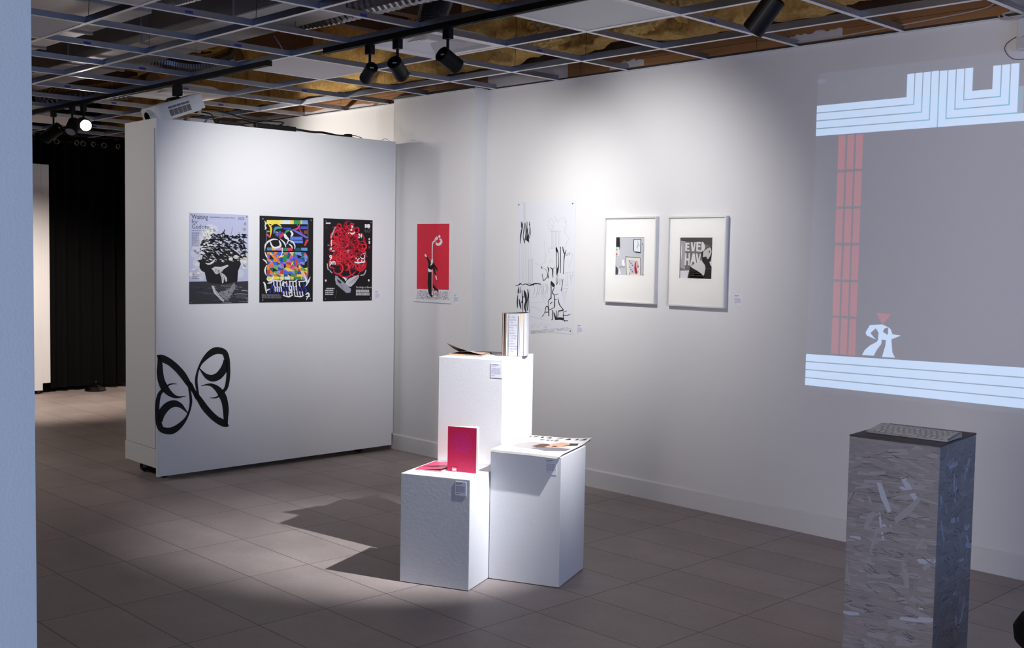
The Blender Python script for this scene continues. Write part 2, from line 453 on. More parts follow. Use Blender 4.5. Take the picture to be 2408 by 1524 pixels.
for j in range(NY + 1):
    r = []
    for i in range(NX + 1):
        x = XW + (XE - XW) * i / NX; y = .1 + (YS - .1) * j / NY
        q = noise.fractal(Vector((x * 1.5, y * 1.5, 1.7)), 1.0, 2.0, 4)
        r.append(bm.verts.new((x, y, 3.40 - .11 * max(-.3, q))))
    rows.append(r)
for a, b in zip(rows, rows[1:]):
    for i in range(NX): bm.faces.new((a[i], a[i + 1], b[i + 1], b[i]))
top = 3.62
box(bm, (XW, YS, 3.56), (XE, .14, top))
link('ceiling', bm, FOAM, smooth=True)['kind'] = 'structure'
n = 0
for x in (-7.2, -5.6, -4.0, -2.75, -2.15, -1.05, .4, 1.9, 3.4):
    n += 1
    bm = B(); box(bm, (x - .045, YS + .3, 3.13), (x + .045, -.22, 3.34), 0, .004, 1)
    link('trim_%d' % n, bm, WOODD)['kind'] = 'structure'
# a few big foam lumps that hang down over the right-hand wall
def foam_lump(cx, cyy, cz, sx, sy_, sz, seed):
    bm = B(); bmesh.ops.create_icosphere(bm, subdivisions=5, radius=1)
    for v in bm.verts:
        p = v.co.copy()
        d = 1 + .30 * noise.fractal(p * 1.7 + Vector((seed, 0, 0)), 1, 2, 4) + .16 * (1 - 2 * abs(noise.noise(p * 4.5 + Vector((seed, 2, 1))))) + .12 * noise.fractal(p * 6 + Vector((seed, 5, 0)), 1, 2, 3)
        v.co = Vector((cx + p.x * sx * d, cyy + p.y * sy_ * d, cz + p.z * sz * d))
    me = bpy.data.meshes.new('lump'); bm.to_mesh(me); bm.free(); foam_bm.from_mesh(me); bpy.data.meshes.remove(me)
foam_lump(-.50, -.20, 3.00, .19, .13, .12, 1)
foam_lump(-.20, -.19, 3.02, .11, .11, .10, 4)
foam_lump(.62, -.22, 3.08, .20, .14, .09, 9)
foam_lump(-1.28, -.20, 2.97, .16, .12, .10, 13)
link('wall_foam', foam_bm, FOAM, smooth=True)['kind'] = 'structure'

# thin wall angle under the grid
bm = B()
ANG = mat('angle_grey_green', (.28, .31, .31), .5, metal=.4)
box(bm, (-2.06, -.0225, H), (XE, -.0005, H + .0015), 1); box(bm, (-2.06, -.0020, H), (XE, -.0003, H + .024), 0)
box(bm, (-2.985, PY - .0225, H), (-2.06, PY - .0005, H + .0015), 1); box(bm, (-2.985, PY - .002, H), (-2.06, PY - .0003, H + .024), 0)
box(bm, (XW, -.0225, H), (-2.99, -.0005, H + .0015), 1); box(bm, (XW, -.0020, H), (-2.99, -.0003, H + .024), 0)
link('trim_10', bm, [ANG, TEEW])['kind'] = 'structure'

# ------------------------------------------------------------------ the open ceiling grid
GX0, GP, GY1, GQ = -1.35205, .6096, -.44993, .62803
gx = lambda k: GX0 + GP * k
gy = lambda r: GY1 - GQ * (r - 1)
grid = empty('ceiling_grid', (-2.0, -2.5, H))
tag(grid, 'open suspended ceiling grid of metal tees with white undersides', 'ceiling grid')
gi = Matrix.Translation((2.0, 2.5, -H))
def tee_bm(p0, p1, hh=.038):
    """white flange below, steel web and bulb above"""
    p0 = Vector(p0); p1 = Vector(p1); d = (p1 - p0).normalized(); s = Vector((-d.y, d.x, 0)); bm = B()
    def bar(w, z0, z1, mi):
        c = [p0 + s * w + Vector((0, 0, z0)), p0 - s * w + Vector((0, 0, z0)), p0 - s * w + Vector((0, 0, z1)), p0 + s * w + Vector((0, 0, z1))]
        e = [q + (p1 - p0) for q in c]
        a = [bm.verts.new(q) for q in c]; b = [bm.verts.new(q) for q in e]
        for i in range(4):
            f = bm.faces.new((a[i], a[(i + 1) % 4], b[(i + 1) % 4], b[i])); f.material_index = mi
        bm.faces.new(a[::-1]).material_index = mi; bm.faces.new(b).material_index = mi
    bar(.012, 0, .0014, 0); bar(.0012, .0014, hh - .008, 1); bar(.0032, hh - .008, hh, 1)
    return bm
for r in range(1, 9):
    bm = tee_bm((-8.3, gy(r), 0), (5.2, gy(r), 0))
    for v in bm.verts: v.co = v.co + Vector((2.0, 2.5, 0))
    link('main_tee', bm, [TEEW, STEEL], grid)
rest = B(); cand = []
for k in range(-12, 9):
    for r in range(0, 8):
        ya = gy(r) if r else (-.006 if not (-2.99 < gx(k) < -2.05) else PY - .006)
        yb = gy(r + 1)
        if any(in_view((gx(k), ya + (yb - ya) * t, H), 30) for t in (0, .25, .5, .75, 1)):
            cand.append(((Vector((gx(k), .5 * (ya + yb), H)) - CAM).length, k, r, ya, yb))
cand.sort()
for i, (dist, k, r, ya, yb) in enumerate(cand):
    bm = tee_bm((gx(k), ya - (.0026 if r else 0), .0002), (gx(k), yb + .0026, .0002), .034)
    for v in bm.verts: v.co = v.co + Vector((2.0, 2.5, 0))
    if i < 100:
        t = link('cross_tee', bm, [TEEW, STEEL], grid)
        if r and (k * 7 + r * 3) % 2 == 0:
            sb = B(); f = .42; yy = yb + (ya - yb) * f
            box(sb, (gx(k) + .0013 + 2.0, yy - .022 + 2.5, .008), (gx(k) + .0019 + 2.0, yy + .022 + 2.5, .022))
            link('sticker', sb, BLUESTK, t)['label'] = 'blue maker sticker'
    else:
        me = bpy.data.meshes.new('x'); bm.to_mesh(me); bm.free(); rest.from_mesh(me); bpy.data.meshes.remove(me)
if len(rest.verts):
    link('cross_tees', rest, [TEEW, STEEL], grid)['kind'] = 'stuff'
else: rest.free()
for k, r in ((0, 1), (-1, 3), (1, 1), (-2, 1), (2, 3), (-3, 3), (0, 4), (-2, 4), (-1, 5), (3, 1), (-4, 2), (4, 1)):
    bm = B(); cx_, cy_ = gx(k) + .03 + 2.0, gy(r) + 2.5
    tube(bm, [(cx_, cy_, .033), (cx_ + .004, cy_ + .003, .25), (cx_ - .003, cy_, .66)], .0014, 6, 4)
    link('hanger_wire', bm, BLACK, grid)

# panels left in the grid
def panel(k, r, lab, mat_=TILE, frame_=False):
    xa, xb = gx(k) + .004, gx(k + 1) - .004; ya, yb = gy(r) - .004, gy(r + 1) + .004
    o = empty('ceiling_panel', ((xa + xb) / 2, (ya + yb) / 2, H + .0018)); W, D = (xb - xa) / 2, (ya - yb) / 2
    bm = B(); box(bm, (-W, -D, 0), (W, D, .014), 0, .002, 1); link('tile', bm, mat_, o)
    if frame_:
        bm = B(); e = .022
        for a, b in (((-W + .012, -D + .012), (W - .012, -D + e)), ((-W + .012, D - e), (W - .012, D - .012)), ((-W + .012, -D + e), (-W + e, D - e)), ((W - e, -D + e), (W - .012, D - e))):
            box(bm, (a[0], a[1], -.003), (b[0], b[1], -.0002))
        link('light_frame', bm, TEEW, o)
    tag(o, lab, 'ceiling panel')
    return o
LED = mat('light_panel_diffuser', (.80, .80, .82), .5, vary=.01, scale=5)
panel(2, 2, 'flat white light panel switched off in the grid beside the track near the top edge', LED, True)
panel(-2, 2, 'blank white ceiling tile just right of where the left black track ends', TILE)
panel(-2, 5, 'white ceiling tile at upper left beside the near wall edge', TILE)
panel(0, 5, 'pale ceiling tile cut off by the top edge of the photo at upper left', TILE)
panel(-9, 2, 'far white ceiling tile above the black lamp pointing down by the curtain', TILE)
panel(-8, 3, 'small-looking distant ceiling tile next to the near wall beyond the left track', TILE)
def diffuser(k, r, lab):
    xa, xb = gx(k) + .004, gx(k + 1) - .004; ya, yb = gy(r) - .004, gy(r + 1) + .004
    o = empty('air_diffuser', ((xa + xb) / 2, (ya + yb) / 2, H + .0018)); W = (xb - xa) / 2; D = (ya - yb) / 2
    def ring(bm, a0, z0, a1, z1, t=.002):
        vo = [bm.verts.new((sx * W * a0, sy_ * D * a0, z0)) for sx, sy_ in ((-1, -1), (1, -1), (1, 1), (-1, 1))]
        vi = [bm.verts.new((sx * W * a1, sy_ * D * a1, z1)) for sx, sy_ in ((-1, -1), (1, -1), (1, 1), (-1, 1))]
        for i in range(4): bm.faces.new((vo[i], vo[(i + 1) % 4], vi[(i + 1) % 4], vi[i]))
    bm = B(); ring(bm, 1, 0, .84, 0); ring(bm, .84, 0, .74, .045); ring(bm, .99, .003, .72, .065); ring(bm, .72, .065, .0, .10)
    link('flange', bm, TEEW, o)
    for s_ in (.72, .50, .28):
        bm = B(); ring(bm, s_, .012, s_ - .16, .055); ring(bm, s_ - .005, .016, s_ - .165, .06)
        link('louver', bm, TEEW, o)
    bm = B(); box(bm, (-W * .12, -D * .12, .02), (W * .12, D * .12, .03)); link('core', bm, TEEW, o)
    tag(o, lab, 'air vent')
diffuser(0, 2, 'stamped square white air diffuser behind the group of three black track lamps')
diffuser(-5, 2, 'square white air diffuser above and left of the ceiling projector')

# ducts above the grid
o = empty('air_duct', (-4.0, -1.81, 2.9))
bm = B(); box(bm, (-4.3, -.21, 0), (2.45, .21, .36), 0, .006, 1); link('trunk', bm, DUCT, o)
for x in (-2.9, -1.7, -.5, .7, 1.9):
    bm = B(); box(bm, (x - .012, -.222, -.012), (x + .012, .222, .372), 0, .003, 1); link('joint_flange', bm, DUCT, o)
tag(o, 'long rectangular sheet metal trunk duct above the open grid', 'duct')
o = empty('air_duct', (-3.6, -2.75, 2.88))
bm = B(); box(bm, (-1.0, -.32, 0), (1.3, .32, .42), 0, .006, 1); link('trunk', bm, DUCT, o)
for x in (-.3, .45):
    bm = B(); box(bm, (x - .012, -.333, -.012), (x + .012, .333, .43), 0, .003, 1); link('joint_flange', bm, DUCT, o)
tag(o, 'short wide dark metal duct box above the grid at upper left', 'duct')
def flex(name, pts, R, m, lab, n=16):
    P = smooth_path(pts, 26); bm = B()
    tube(bm, P, lambda i, N: R * (1.0 if i % 2 else .93), n, 0)
    tag(link(name, bm, m), lab, 'duct', 'flexible ducts above the grid')
flex('flexible_duct', [(-1.64, -.89, 2.80), (-1.64, -.88, 3.0), (-1.63, -.84, 3.12), (-1.62, -.80, 3.22)], .095, DARKFLEX, 'dark ribbed flexible duct dropping behind the track at the top centre')
flex('flexible_duct', [(-2.45, -1.48, 3.02), (-2.0, -1.45, 3.0), (-1.5, -1.30, 3.05), (-1.0, -1.1, 3.12), (-.6, -.9, 3.2)], .085, FOIL, 'silver ribbed flexible duct running from the trunk duct end')
flex('flexible_duct', [(-4.75, -1.35, 3.1), (-4.55, -1.15, 3.02), (-4.3, -1.0, 2.98), (-4.05, -.85, 3.05)], .10, FOIL, 'crinkled silver flexible duct elbow above the projector')
flex('flexible_duct', [(-2.25, -2.42, 2.99), (-2.05, -2.40, 2.98), (-1.80, -2.34, 3.0)], .085, FOIL, 'foil wrapped flexible duct at the top edge left of centre')
flex('flexible_duct', [(-6.9, -1.3, 2.93), (-6.2, -1.0, 2.95), (-5.4, -.9, 2.98)], .09, FOIL, 'shiny distant flexible duct above the black curtain')

# loose wires on the grid
bm = B(); tube(bm, [(-2.65, -1.40, 2.95), (-2.45, -1.45, 2.80), (-2.38, -1.60, 2.735), (-2.62, -1.69, 2.74), (-3.0, -1.50, 2.735)], .004, 6)
tag(link('conduit', bm, CABLEW), 'pale loose conduit looping down onto the grid left of the track gap', 'cable')
bm = B(); tube(bm, [(.45, -.035, 2.715), (.75, -.03, 2.715), (1.05, -.03, 2.725), (1.35, -.02, 2.74), (1.52, -.018, 2.755), (1.55, -.018, 2.79)], .0035, 6)
tag(link('wire', bm, CABLEW), 'white wire lying along the wall top at upper right', 'cable')
bm = B(); tube(bm, [(1.58, -.04, 2.70), (1.60, -.05, 2.68), (1.66, -.05, 2.676), (1.70, -.045, 2.69), (1.66, -.04, 2.71), (1.60, -.04, 2.705), (1.63, -.05, 2.685), (1.69, -.04, 2.672), (1.68, -.035, 2.73)], .0045, 6)
tag(link('wire', bm, CABLEW), 'coiled white wire bundle on the wall top in the upper right corner', 'cable')
bm = B(); tube(bm, [(1.70, -.02, 2.60), (1.6669, -.018, 2.5965), (1.6396, -.018, 2.586), (1.6125, -.018, 2.567), (1.6055, -.018, 2.544), (1.6188, -.018, 2.5165), (1.6437, -.018, 2.494), (1.672, -.016, 2.486), (1.70, -.014, 2.487)], .0015, 6)
tag(link('wire', bm, CABLE), 'thin dark cord drooping in a loop on the wall at the right edge', 'cable')
o = empty('wall_camera', (1.715, -.002, 2.60))
bm = B(); box(bm, (-.045, -.05, -.075), (.05, 0, .075), 0, .008, 2); link('housing', bm, WHITEP, o)
bm = B(); cyl(bm, (-.005, -.0505, -.04), (-.005, -.075, -.045), .028, .024); link('ball', bm, PATCH, o)
tag(o, 'small white device box fixed high on the wall at the right edge', 'device')

# ------------------------------------------------------------------ black lighting track and lamps
TY_, TZ = -1.74, 2.6905
def track(x0, x1, lab):
    bm = B(); box(bm, (x0, TY_ - .0175, TZ - .034), (x1, TY_ + .0175, TZ - .002), 0, .002, 1)
    o = link('light_track', bm, BLACK)
    bm = B(); box(bm, (x0 + .01, TY_ - .006, TZ - .0362), (x1 - .01, TY_ + .006, TZ - .0342)); link('slot', bm, RUBBER, o)
    for e in (x0, x1):
        bm = B(); box(bm, (e - .006, TY_ - .019, TZ - .036), (e + .006, TY_ + .019, TZ - .001), 0, .002, 1); link('end_cap', bm, BLACK, o)
    tag(o, lab, 'light track', 'black light tracks under the grid')
track(-8.2, -2.16, 'black light track at left carrying the projector and two lamps')
track(-1.55, 4.6, 'black light track at right carrying the three lamps over the plinths')

def lens_mat(s):
    return mat('lamp_lens_%g' % s, (.9, .9, .92), .3, emit=(1, .97, .95), estr=s)
def lamp(x, aim, lab, drop=.055, lit=0.0, power=0, angle=50, blend=.6, color=(1, .96, .93), L_=.125, R=.040, size=.03, y=TY_):
    o = empty('track_lamp', (x, y, TZ - .0358))
    tag(o, lab, 'spotlight', 'black track lamps')
    bm = B(); box(bm, (-.024, -.017, -.052), (.024, .017, .0004), 0, .002, 2); link('adapter', bm, BLACK, o)
    bm = B(); cyl(bm, (0, 0, -.0515), (0, 0, -.055 - drop), .0075, n=14); link('stem', bm, BLACK, o)
    piv = Vector((0, 0, -.060 - drop)); d = (Vector(aim) - (Vector(o.location) + piv)).normalized()
    # stem joins the upper side near the back of the can
    up = (Vector((0, 0, 1)) - d * d.z); up = up.normalized() if up.length > .05 else Vector((1, 0, 0))
    c = piv - up * (R * .75) + d * (L_ * .22)
    p0 = c - d * L_ / 2; p1 = c + d * L_ / 2
    bm = B(); xa, ya, _ = axes(d)
    prof = [(.86, .012), (.86, .0), (1.0, .004), (1.0, L_ * .80), (1.03, L_ * .80), (1.03, L_ - .003), (.98, L_), (.86, L_), (.84, L_ - .02)]
    n = 28; rings = []
    for rr, s in prof:
        rings.append([bm.verts.new(p0 + d * s + R * rr * (math.cos(2 * PI * k / n) * xa + math.sin(2 * PI * k / n) * ya)) for k in range(n)])
    for a, b in zip(rings, rings[1:]):
        for k in range(n): bm.faces.new((a[k], a[(k + 1) % n], b[(k + 1) % n], b[k]))
    bm.faces.new(rings[0][::-1]); bm.faces.new(rings[-1])
    link('can', bm, BLACK, o)
    bm = B(); lp = p1 - d * .0195
    cyl(bm, lp, lp + d * .004, R * .80, n=24); link('lens', bm, lens_mat(lit), o)
    bm = B(); q = p0 + d * .0155 + xa * R * .2
    box(bm, (-.011, -.003, -.0035), (.011, .003, 0), M=Matrix.Translation(p0 + d * .0118) @ d.to_track_quat('Z', 'Y').to_matrix().to_4x4())
    link('rating_label', bm, PAPER, o)['label'] = 'small white rating label'
    if power:
        l = bpy.data.lights.new('beam', 'SPOT'); l.energy = power; l.spot_size = math.radians(angle); l.spot_blend = blend; l.color = color; l.shadow_soft_size = size
        lo = bpy.data.objects.new('beam', l); COL.objects.link(lo); lo.parent = o
        lo.location = p1 + d * .006; lo.rotation_euler = d.to_track_quat('-Z', 'Y').to_euler()
    return o
W1 = (1.0, .985, .965)
lamp(-1.13, (-2.9, -1.20, 1.70), 'leftmost of the three black track lamps, tilted left towards the posters', lit=8, power=76, angle=72, blend=1, color=W1, R=.034)
lamp(-.885, (-1.80, 0, 1.50), 'middle of the three black track lamps, pointing nearly straight down', lit=8, power=56, angle=84, blend=1, color=W1)
lamp(-.475, (-.55, 0, 1.75), 'rightmost of the three black track lamps, tilted to the right', lit=8, power=60, angle=76, blend=1, color=W1, R=.042)
lamp(1.39, (-.25, -1.95, .55), 'black track lamp cut off by the top edge at upper right', drop=.09, lit=40, power=330, angle=38, blend=.9, color=(.98, .98, 1), L_=.15, R=.043, size=.012)
lamp(-5.50, (-6.7, -2.7, 1.5), 'black lamp left of the lit one, aimed down towards the curtain', lit=14, power=40, angle=76, blend=.8, color=(1, .86, .74), L_=.17, R=.05, drop=.07)
lamp(-5.12, (-3.9, -2.9, .9), 'dark half hidden lamp between the two left lamps', lit=0, L_=.14, R=.05)
lamp(-4.90, (-2.6, -2.2, 2.0), 'glowing white lamp under the left track facing the camera', lit=60, power=0, L_=.13, R=.05)
# unseen spot added without a lamp body to wash the far wall
l = bpy.data.lights.new('far_wall_wash', 'SPOT'); l.energy = 60; l.spot_size = math.radians(75); l.spot_blend = .9; l.color = (1, .93, .84); l.shadow_soft_size = .04
lo = bpy.data.objects.new('far_wall_wash', l); COL.objects.link(lo); lo.location = (-4.35, -1.5, 2.45)
lo.rotation_euler = (Vector((-3.75, 0, 2.25)) - Vector(lo.location)).to_track_quat('-Z', 'Y').to_euler()

# ------------------------------------------------------------------ projector hung from the track
pr = empty('projector', (-3.34, -1.74, TZ - .036))
tag(pr, 'white ceiling projector tilted down over the movable wall', 'projector')
bm = B(); box(bm, (-.04, -.02, -.075), (.04, .02, -.001), 0, .003, 1); cyl(bm, (0, 0, -.07), (0, 0, -.105), .011); link('mount_pole', bm, BLACK, pr)
bm = B(); lathe(bm, [(.03, 0), (.07, -.012), (.085, -.03), (.085, -.045)], 24, (0, 0, -.085)); link('mount_bracket', bm, BLACK, pr)
ax = Vector((-.02, -.93, -.36)).normalized(); sx_ = Vector((0, 0, 1)).cross(ax).normalized() * -1; uz = sx_.cross(ax) * -1
if uz.z < 0: uz = -uz
PM = Matrix(((sx_.x, ax.x, uz.x, .02), (sx_.y, ax.y, uz.y, -.05), (sx_.z, ax.z, uz.z, -.172), (0, 0, 0, 1)))
# body: local y = lens direction
bm = B(); Wp, Lp, Hp = .125, .185, .056
prof = [(-Wp, -Lp), (Wp, -Lp), (Wp, Lp * .72), (Wp * .9, Lp * .92), (Wp * .55, Lp * 1.05), (0, Lp * 1.1), (-Wp * .55, Lp * 1.05), (-Wp * .9, Lp * .92), (-Wp, Lp * .72)]
a = [bm.verts.new((x, y, -Hp)) for x, y in prof]; b = [bm.verts.new((x * .985, y * .985, Hp)) for x, y in prof]
for i in range(len(prof)): bm.faces.new((a[i], a[(i + 1) % len(prof)], b[(i + 1) % len(prof)], b[i]))
bm.faces.new(a[::-1]); bm.faces.new(b)
bmesh.ops.bevel(bm, geom=bm.edges[:], offset=.009, segments=2, affect='EDGES')
link('casing', bm, WHITEP, pr, matrix=PM)
for s in (-1, 1):
    bm = B()
    for i in range(5):
        y0 = -.075 + i * .033
        box(bm, (s * Wp - .003, y0, -.036), (s * Wp + .0025, y0 + .028, .006), 0); box(bm, (s * Wp - .003, y0, .014), (s * Wp + .0022, y0 + .028, .028), 0)
    link('vent_grille', bm, GREYP, pr, matrix=PM)
bm = B(); LX = .050 if sx_.x > 0 else -.050
cyl(bm, (LX, Lp * .86, -.004), (LX, Lp * 1.16, -.004), .050, .047, 32); link('lens_ring', bm, WHITEP, pr, matrix=PM)
bm = B(); cyl(bm, (LX, Lp * 1.15, -.004), (LX, Lp * 1.18, -.004), .038, .036, 32); link('lens', bm, BLACKG, pr, matrix=PM)
bm = B(); cyl(bm, (-.09, -.12, -Hp - .012), (-.09, -.12, -Hp + .002), .012, n=12); cyl(bm, (.09, -.12, -Hp - .012), (.1, -.12, -Hp + .002), .012, n=12); link('foot', bm, RUBBER, pr, matrix=PM)
# ------------------------------------------------------------------ movable white wall on castors
MO = Vector((-2.9111, -2.1058, 0)); MU = Vector((.0167577, .9998596, 0)); MN = Vector((.9998596, -.0167577, 0))
MF = frame(MO, MU, MN)                       # x along the wall, y up, z out of the front
mw = empty('movable_wall'); mw.matrix_local = MF
tag(mw, 'freestanding white movable wall carrying three posters and a black butterfly', 'display wall')
LW, TW, HW = 1.915, .485, 2.362
bm = B(); box(bm, (0.004, .085, -TW), (LW, HW, -.019)); link('core', bm, PANELW, mw)
bm = B(); z0, z1 = -.019, 0
pts = [(0, .030), (LW - .012, .044), (LW - .012, .135), (LW, .135), (LW, HW + .004), (0, HW)]
a = [bm.verts.new((x, y, z0)) for x, y in pts]; b = [bm.verts.new((x, y, z1)) for x, y in pts]
for i in range(6): bm.faces.new((a[i], a[(i + 1) % 6], b[(i + 1) % 6], b[i]))
bm.faces.new(a[::-1]); bm.faces.new(b)
link('front_panel', bm, PANELW, mw)
bm = B(); box(bm, (-.004, .213, -TW + .02), (.0045, 2.30, -.028), 0, .0015, 1); link('end_panel', bm, PANELW, mw)
bm = B(); box(bm, (-.004, .086, -TW + .001), (.0045, .2095, -.0195), 0, .0015, 1); link('kick_panel', bm, PANELW, mw)
for x in (.09, LW - .25):
    for z in (-.37, -.10):
        cst = empty('castor', (x, 0, z), parent=mw)
        bm = B(); box(bm, (-.035, .074, -.035), (.035, .0855, .035)); box(bm, (-.028, .03, .016), (.028, .076, .020)); box(bm, (-.028, .03, -.020), (.028, .076, -.016)); link('fork', bm, STEEL, cst)
        bm = B(); cyl(bm, (0, .036, -.0145), (0, .036, .0145), .036, n=28); link('wheel', bm, BLACKG, cst)
bm = B(); cyl(bm, (.14, .060, -.36), (.14, .003, -.36), .045, .062, 28); cyl(bm, (.14, .086, -.36), (.14, .058, -.36), .02, n=16); link('foot_pad', bm, RUBBER, mw)

def on_mw(u, z, off=0.0): return MO + MU * u + Vector((0, 0, z)) + MN * off

# things left on top of the movable wall
bx = empty('box', tuple(MO + MU * .46 - MN * .28 + Vector((0, 0, HW + .001))), math.atan2(MU.y, MU.x))
bm = B(); box(bm, (-.11, -.05, 0), (.07, .05, .052), 0, .003, 1); link('carton', bm, mat('grey_card', (.62, .62, .66), .7, vary=.05, scale=20), bx)
bm = B(); box(bm, (-.112, -.03, .051), (.072, .03, .0532)); link('lid_tape', bm, PATCH, bx)
tag(bx, 'small grey carton on the movable wall under the back of the projector', 'box')
ps = empty('power_strip', tuple(MO + MU * .92 - MN * .07 + Vector((0, 0, HW + .0065))), math.atan2(MU.y, MU.x))
bm = B(); box(bm, (-.17, -.022, 0), (.15, .022, .036), 0, .006, 2); link('body', bm, BLACK, ps)
for i in range(5):
    bm = B(); cyl(bm, (-.13 + i * .055, 0, .035), (-.13 + i * .055, 0, .0375), .016, n=20); link('socket', bm, RUBBER, ps)
tag(ps, 'long black power strip lying along the top edge of the movable wall', 'power strip')
ad = empty('power_adapter', tuple(MO + MU * .50 - MN * .06 + Vector((0, 0, HW + .0045))), math.atan2(MU.y, MU.x))
bm = B(); box(bm, (-.035, -.025, 0), (.085, .025, .032), 0, .006, 2); link('brick', bm, BLACK, ad)
bm = B(); cyl(bm, (-.034, 0, .016), (-.06, 0, .022), .009, .006, 12); link('strain_relief', bm, BLACK, ad)
tag(ad, 'black power adapter brick on the movable wall right of the projector', 'power adapter')
def top_cable(pts, r, m, lab, nm='cable'):
    bm = B(); tube(bm, [on_mw(u, z, o_) for u, z, o_ in pts], r, 8)
    tag(link(nm, bm, m), lab, 'cable')
top_cable([(.47, 2.47, -.30), (.50, 2.45, -.22), (.455, 2.40, -.10), (.44, 2.385, -.062)], .005, CABLE, 'short black cable hanging from the projector down to the adapter')
top_cable([(.47, 2.49, -.30), (.56, 2.485, -.24), (.72, 2.440, -.16), (.83, 2.43, -.12), (.95, 2.42, -.02), (.86, 2.376, -.13), (.74, 2.385, -.16), (.66, 2.405, -.16), (.70, 2.43, -.17), (.80, 2.42, -.20), (.90, 2.39, -.22)], .005, CABLE, 'long black cable looping from the projector onto the power strip')
top_cable([(1.06, 2.388, -.05), (1.2, 2.379, -.04), (1.3, 2.384, -.05), (1.42, 2.373, -.045), (1.50, 2.375, -.04)], .008, CABLE, 'thick black cable lying along the wall top past the power strip')
top_cable([(1.51, 2.375, -.05), (1.56, 2.386, -.05), (1.60, 2.382, -.05), (1.64, 2.371, -.05), (1.58, 2.370, -.055), (1.53, 2.374, -.05)], .003, mat('grey_cable', (.45, .44, .42), .5), 'thin grey cable loop near the right end of the movable wall top')
top_cable([(1.80, 2.368, -.03), (1.82, 2.380, -.03), (1.85, 2.383, -.03), (1.875, 2.370, -.03)], .002, CABLEW, 'small pale wire arching over the far right end of the wall top')
bm = B(); box(bm, (1.49, HW + .0055, -.075), (1.535, HW + .030, -.025), 0, .004, 2)
tag(link('plug', bm, BLACK, matrix=MF), 'square black plug at the end of the cable on the movable wall', 'plug')

# black butterfly of pen strokes; its left edge wraps round the corner onto the wall end
A_ = [(172, 226, 8), (215, 250, 62), (280, 285, 84), (360, 330, 78), (450, 408, 78), (540, 510, 78), (612, 620, 66), (660, 700, 44), (705, 775, 32), (750, 850, 44), (798, 890, 50)]
B_ = [(205, 235, 30), (215, 350, 56), (215, 470, 72), (235, 600, 78), (278, 700, 86), (345, 785, 68), (425, 838, 40), (500, 848, 20), (592, 830, 4)]
C_ = [(298, 694, 26), (350, 662, 17), (400, 650, 11), (460, 653, 3)]
D_ = [(262, 735, 36), (212, 800, 42), (188, 890, 46), (177, 1000, 48), (180, 1120, 52), (197, 1230, 66), (232, 1322, 68), (300, 1352, 76), (380, 1352, 82), (460, 1310, 72), (540, 1235, 50), (602, 1150, 28), (645, 1040, 24), (665, 920, 30), (655, 800, 28), (632, 690, 18)]
E_ = [(222, 1220, 40), (232, 1120, 78), (268, 1045, 88), (335, 975, 88), (420, 945, 80), (500, 968, 58), (562, 1022, 30), (628, 1104, 5)]
ar = Art(1524, 1524); ar.f = lambda x, y: (x / 1524, y / 1524)
for S in (A_, B_, C_, D_, E_):
    S = [(x, y, w * 1.25 + 2) for x, y, w in S]
    ar.stroke(S, 10, (.05, .045, .075), sub=8)
    ar.stroke([(1410 - x, 1510 - y, w) for x, y, w in S], 10, (.05, .045, .075), sub=8)
bm = ar.bm; Z0 = .0012
for v in bm.verts:          # crop square -> metres on the wall front (u, height)
    s_, t_ = v.co.x / 1524, 1 - v.co.y / 1524
    uu = (-.0841 * (1 - s_) + .6514 * s_) * (1 - t_) + (-.0864 * (1 - s_) + .6532 * s_) * t_
    zz = (.9327 * (1 - s_) + .9036 * s_) * (1 - t_) + (.2693 * (1 - s_) + .1929 * s_) * t_
    v.co = Vector((uu, zz, Z0))
bmesh.ops.bisect_plane(bm, geom=bm.verts[:] + bm.edges[:] + bm.faces[:], plane_co=(-.0055, 0, 0), plane_no=(1, 0, 0), dist=1e-6)
for v in bm.verts:
    if v.co.x < -.0055 + 1e-6:
        d = -.0055 - v.co.x; v.co = Vector((-.0055, v.co.y, Z0 - d * 2.05))
me = bpy.data.meshes.new('butterfly_decal'); bm.to_mesh(me); bm.free()
for m in ar.mats: me.materials.append(m)
o = bpy.data.objects.new('butterfly_decal', me); COL.objects.link(o); o.matrix_local = MF
tag(o, 'black calligraphic butterfly decal low on the left corner of the movable wall', 'wall decal')

# ------------------------------------------------------------------ posters
def pin(parent, x, y, z, m=CHROME, r=.006):
    bm = B(); lathe(bm, [(r, 0), (r, .0015), (r * .8, .003), (r * .3, .0042)], 14, (x, y, z)); link('pin', bm, m, parent)
BLK = (.085, .08, .095); WHT = (.93, .93, .94)
# 1: lavender theatre poster
q = homog(((150, 135), (1000, 160), (995, 1418), (148, 1440))); rn = random.Random(11)
a = Art(.437, .604, base=(.73, .745, .86), fmap=q)
a.L()
CR = (.89, .885, .86); CR2 = (.80, .81, .87)
for x, y, rx, ry in ((430, 400, 120, 70), (350, 520, 100, 60), (300, 640, 110, 90), (230, 720, 60, 60), (280, 850, 80, 90), (330, 1000, 70, 110), (900, 800, 70, 90), (950, 760, 40, 60), (880, 1000, 50, 60), (480, 350, 90, 50)):
    a.ell(x, y, rx, ry, CR2, 18, .3); 
a.L()
for i in range(60):
    x = 180 + 330 * rn.random(); y = 360 + 720 * rn.random()
    if abs(x - (470 - .22 * (y - 350))) > 150: continue
    a.ell(x, y, 14 + 34 * rn.random(), 10 + 26 * rn.random(), CR if i % 2 else (.90, .895, .87), 9, rn.random() * 3)
for i in range(12): a.ell(890 + 90 * rn.random(), 720 + 200 * rn.random(), 12 + 24 * rn.random(), 10 + 22 * rn.random(), CR, 9, rn.random() * 3)
a.L(); a.poly([(149, 1120), (420, 1112), (700, 1122), (997, 1102), (995, 1418), (148, 1440)], (.20, .20, .23))
a.L()
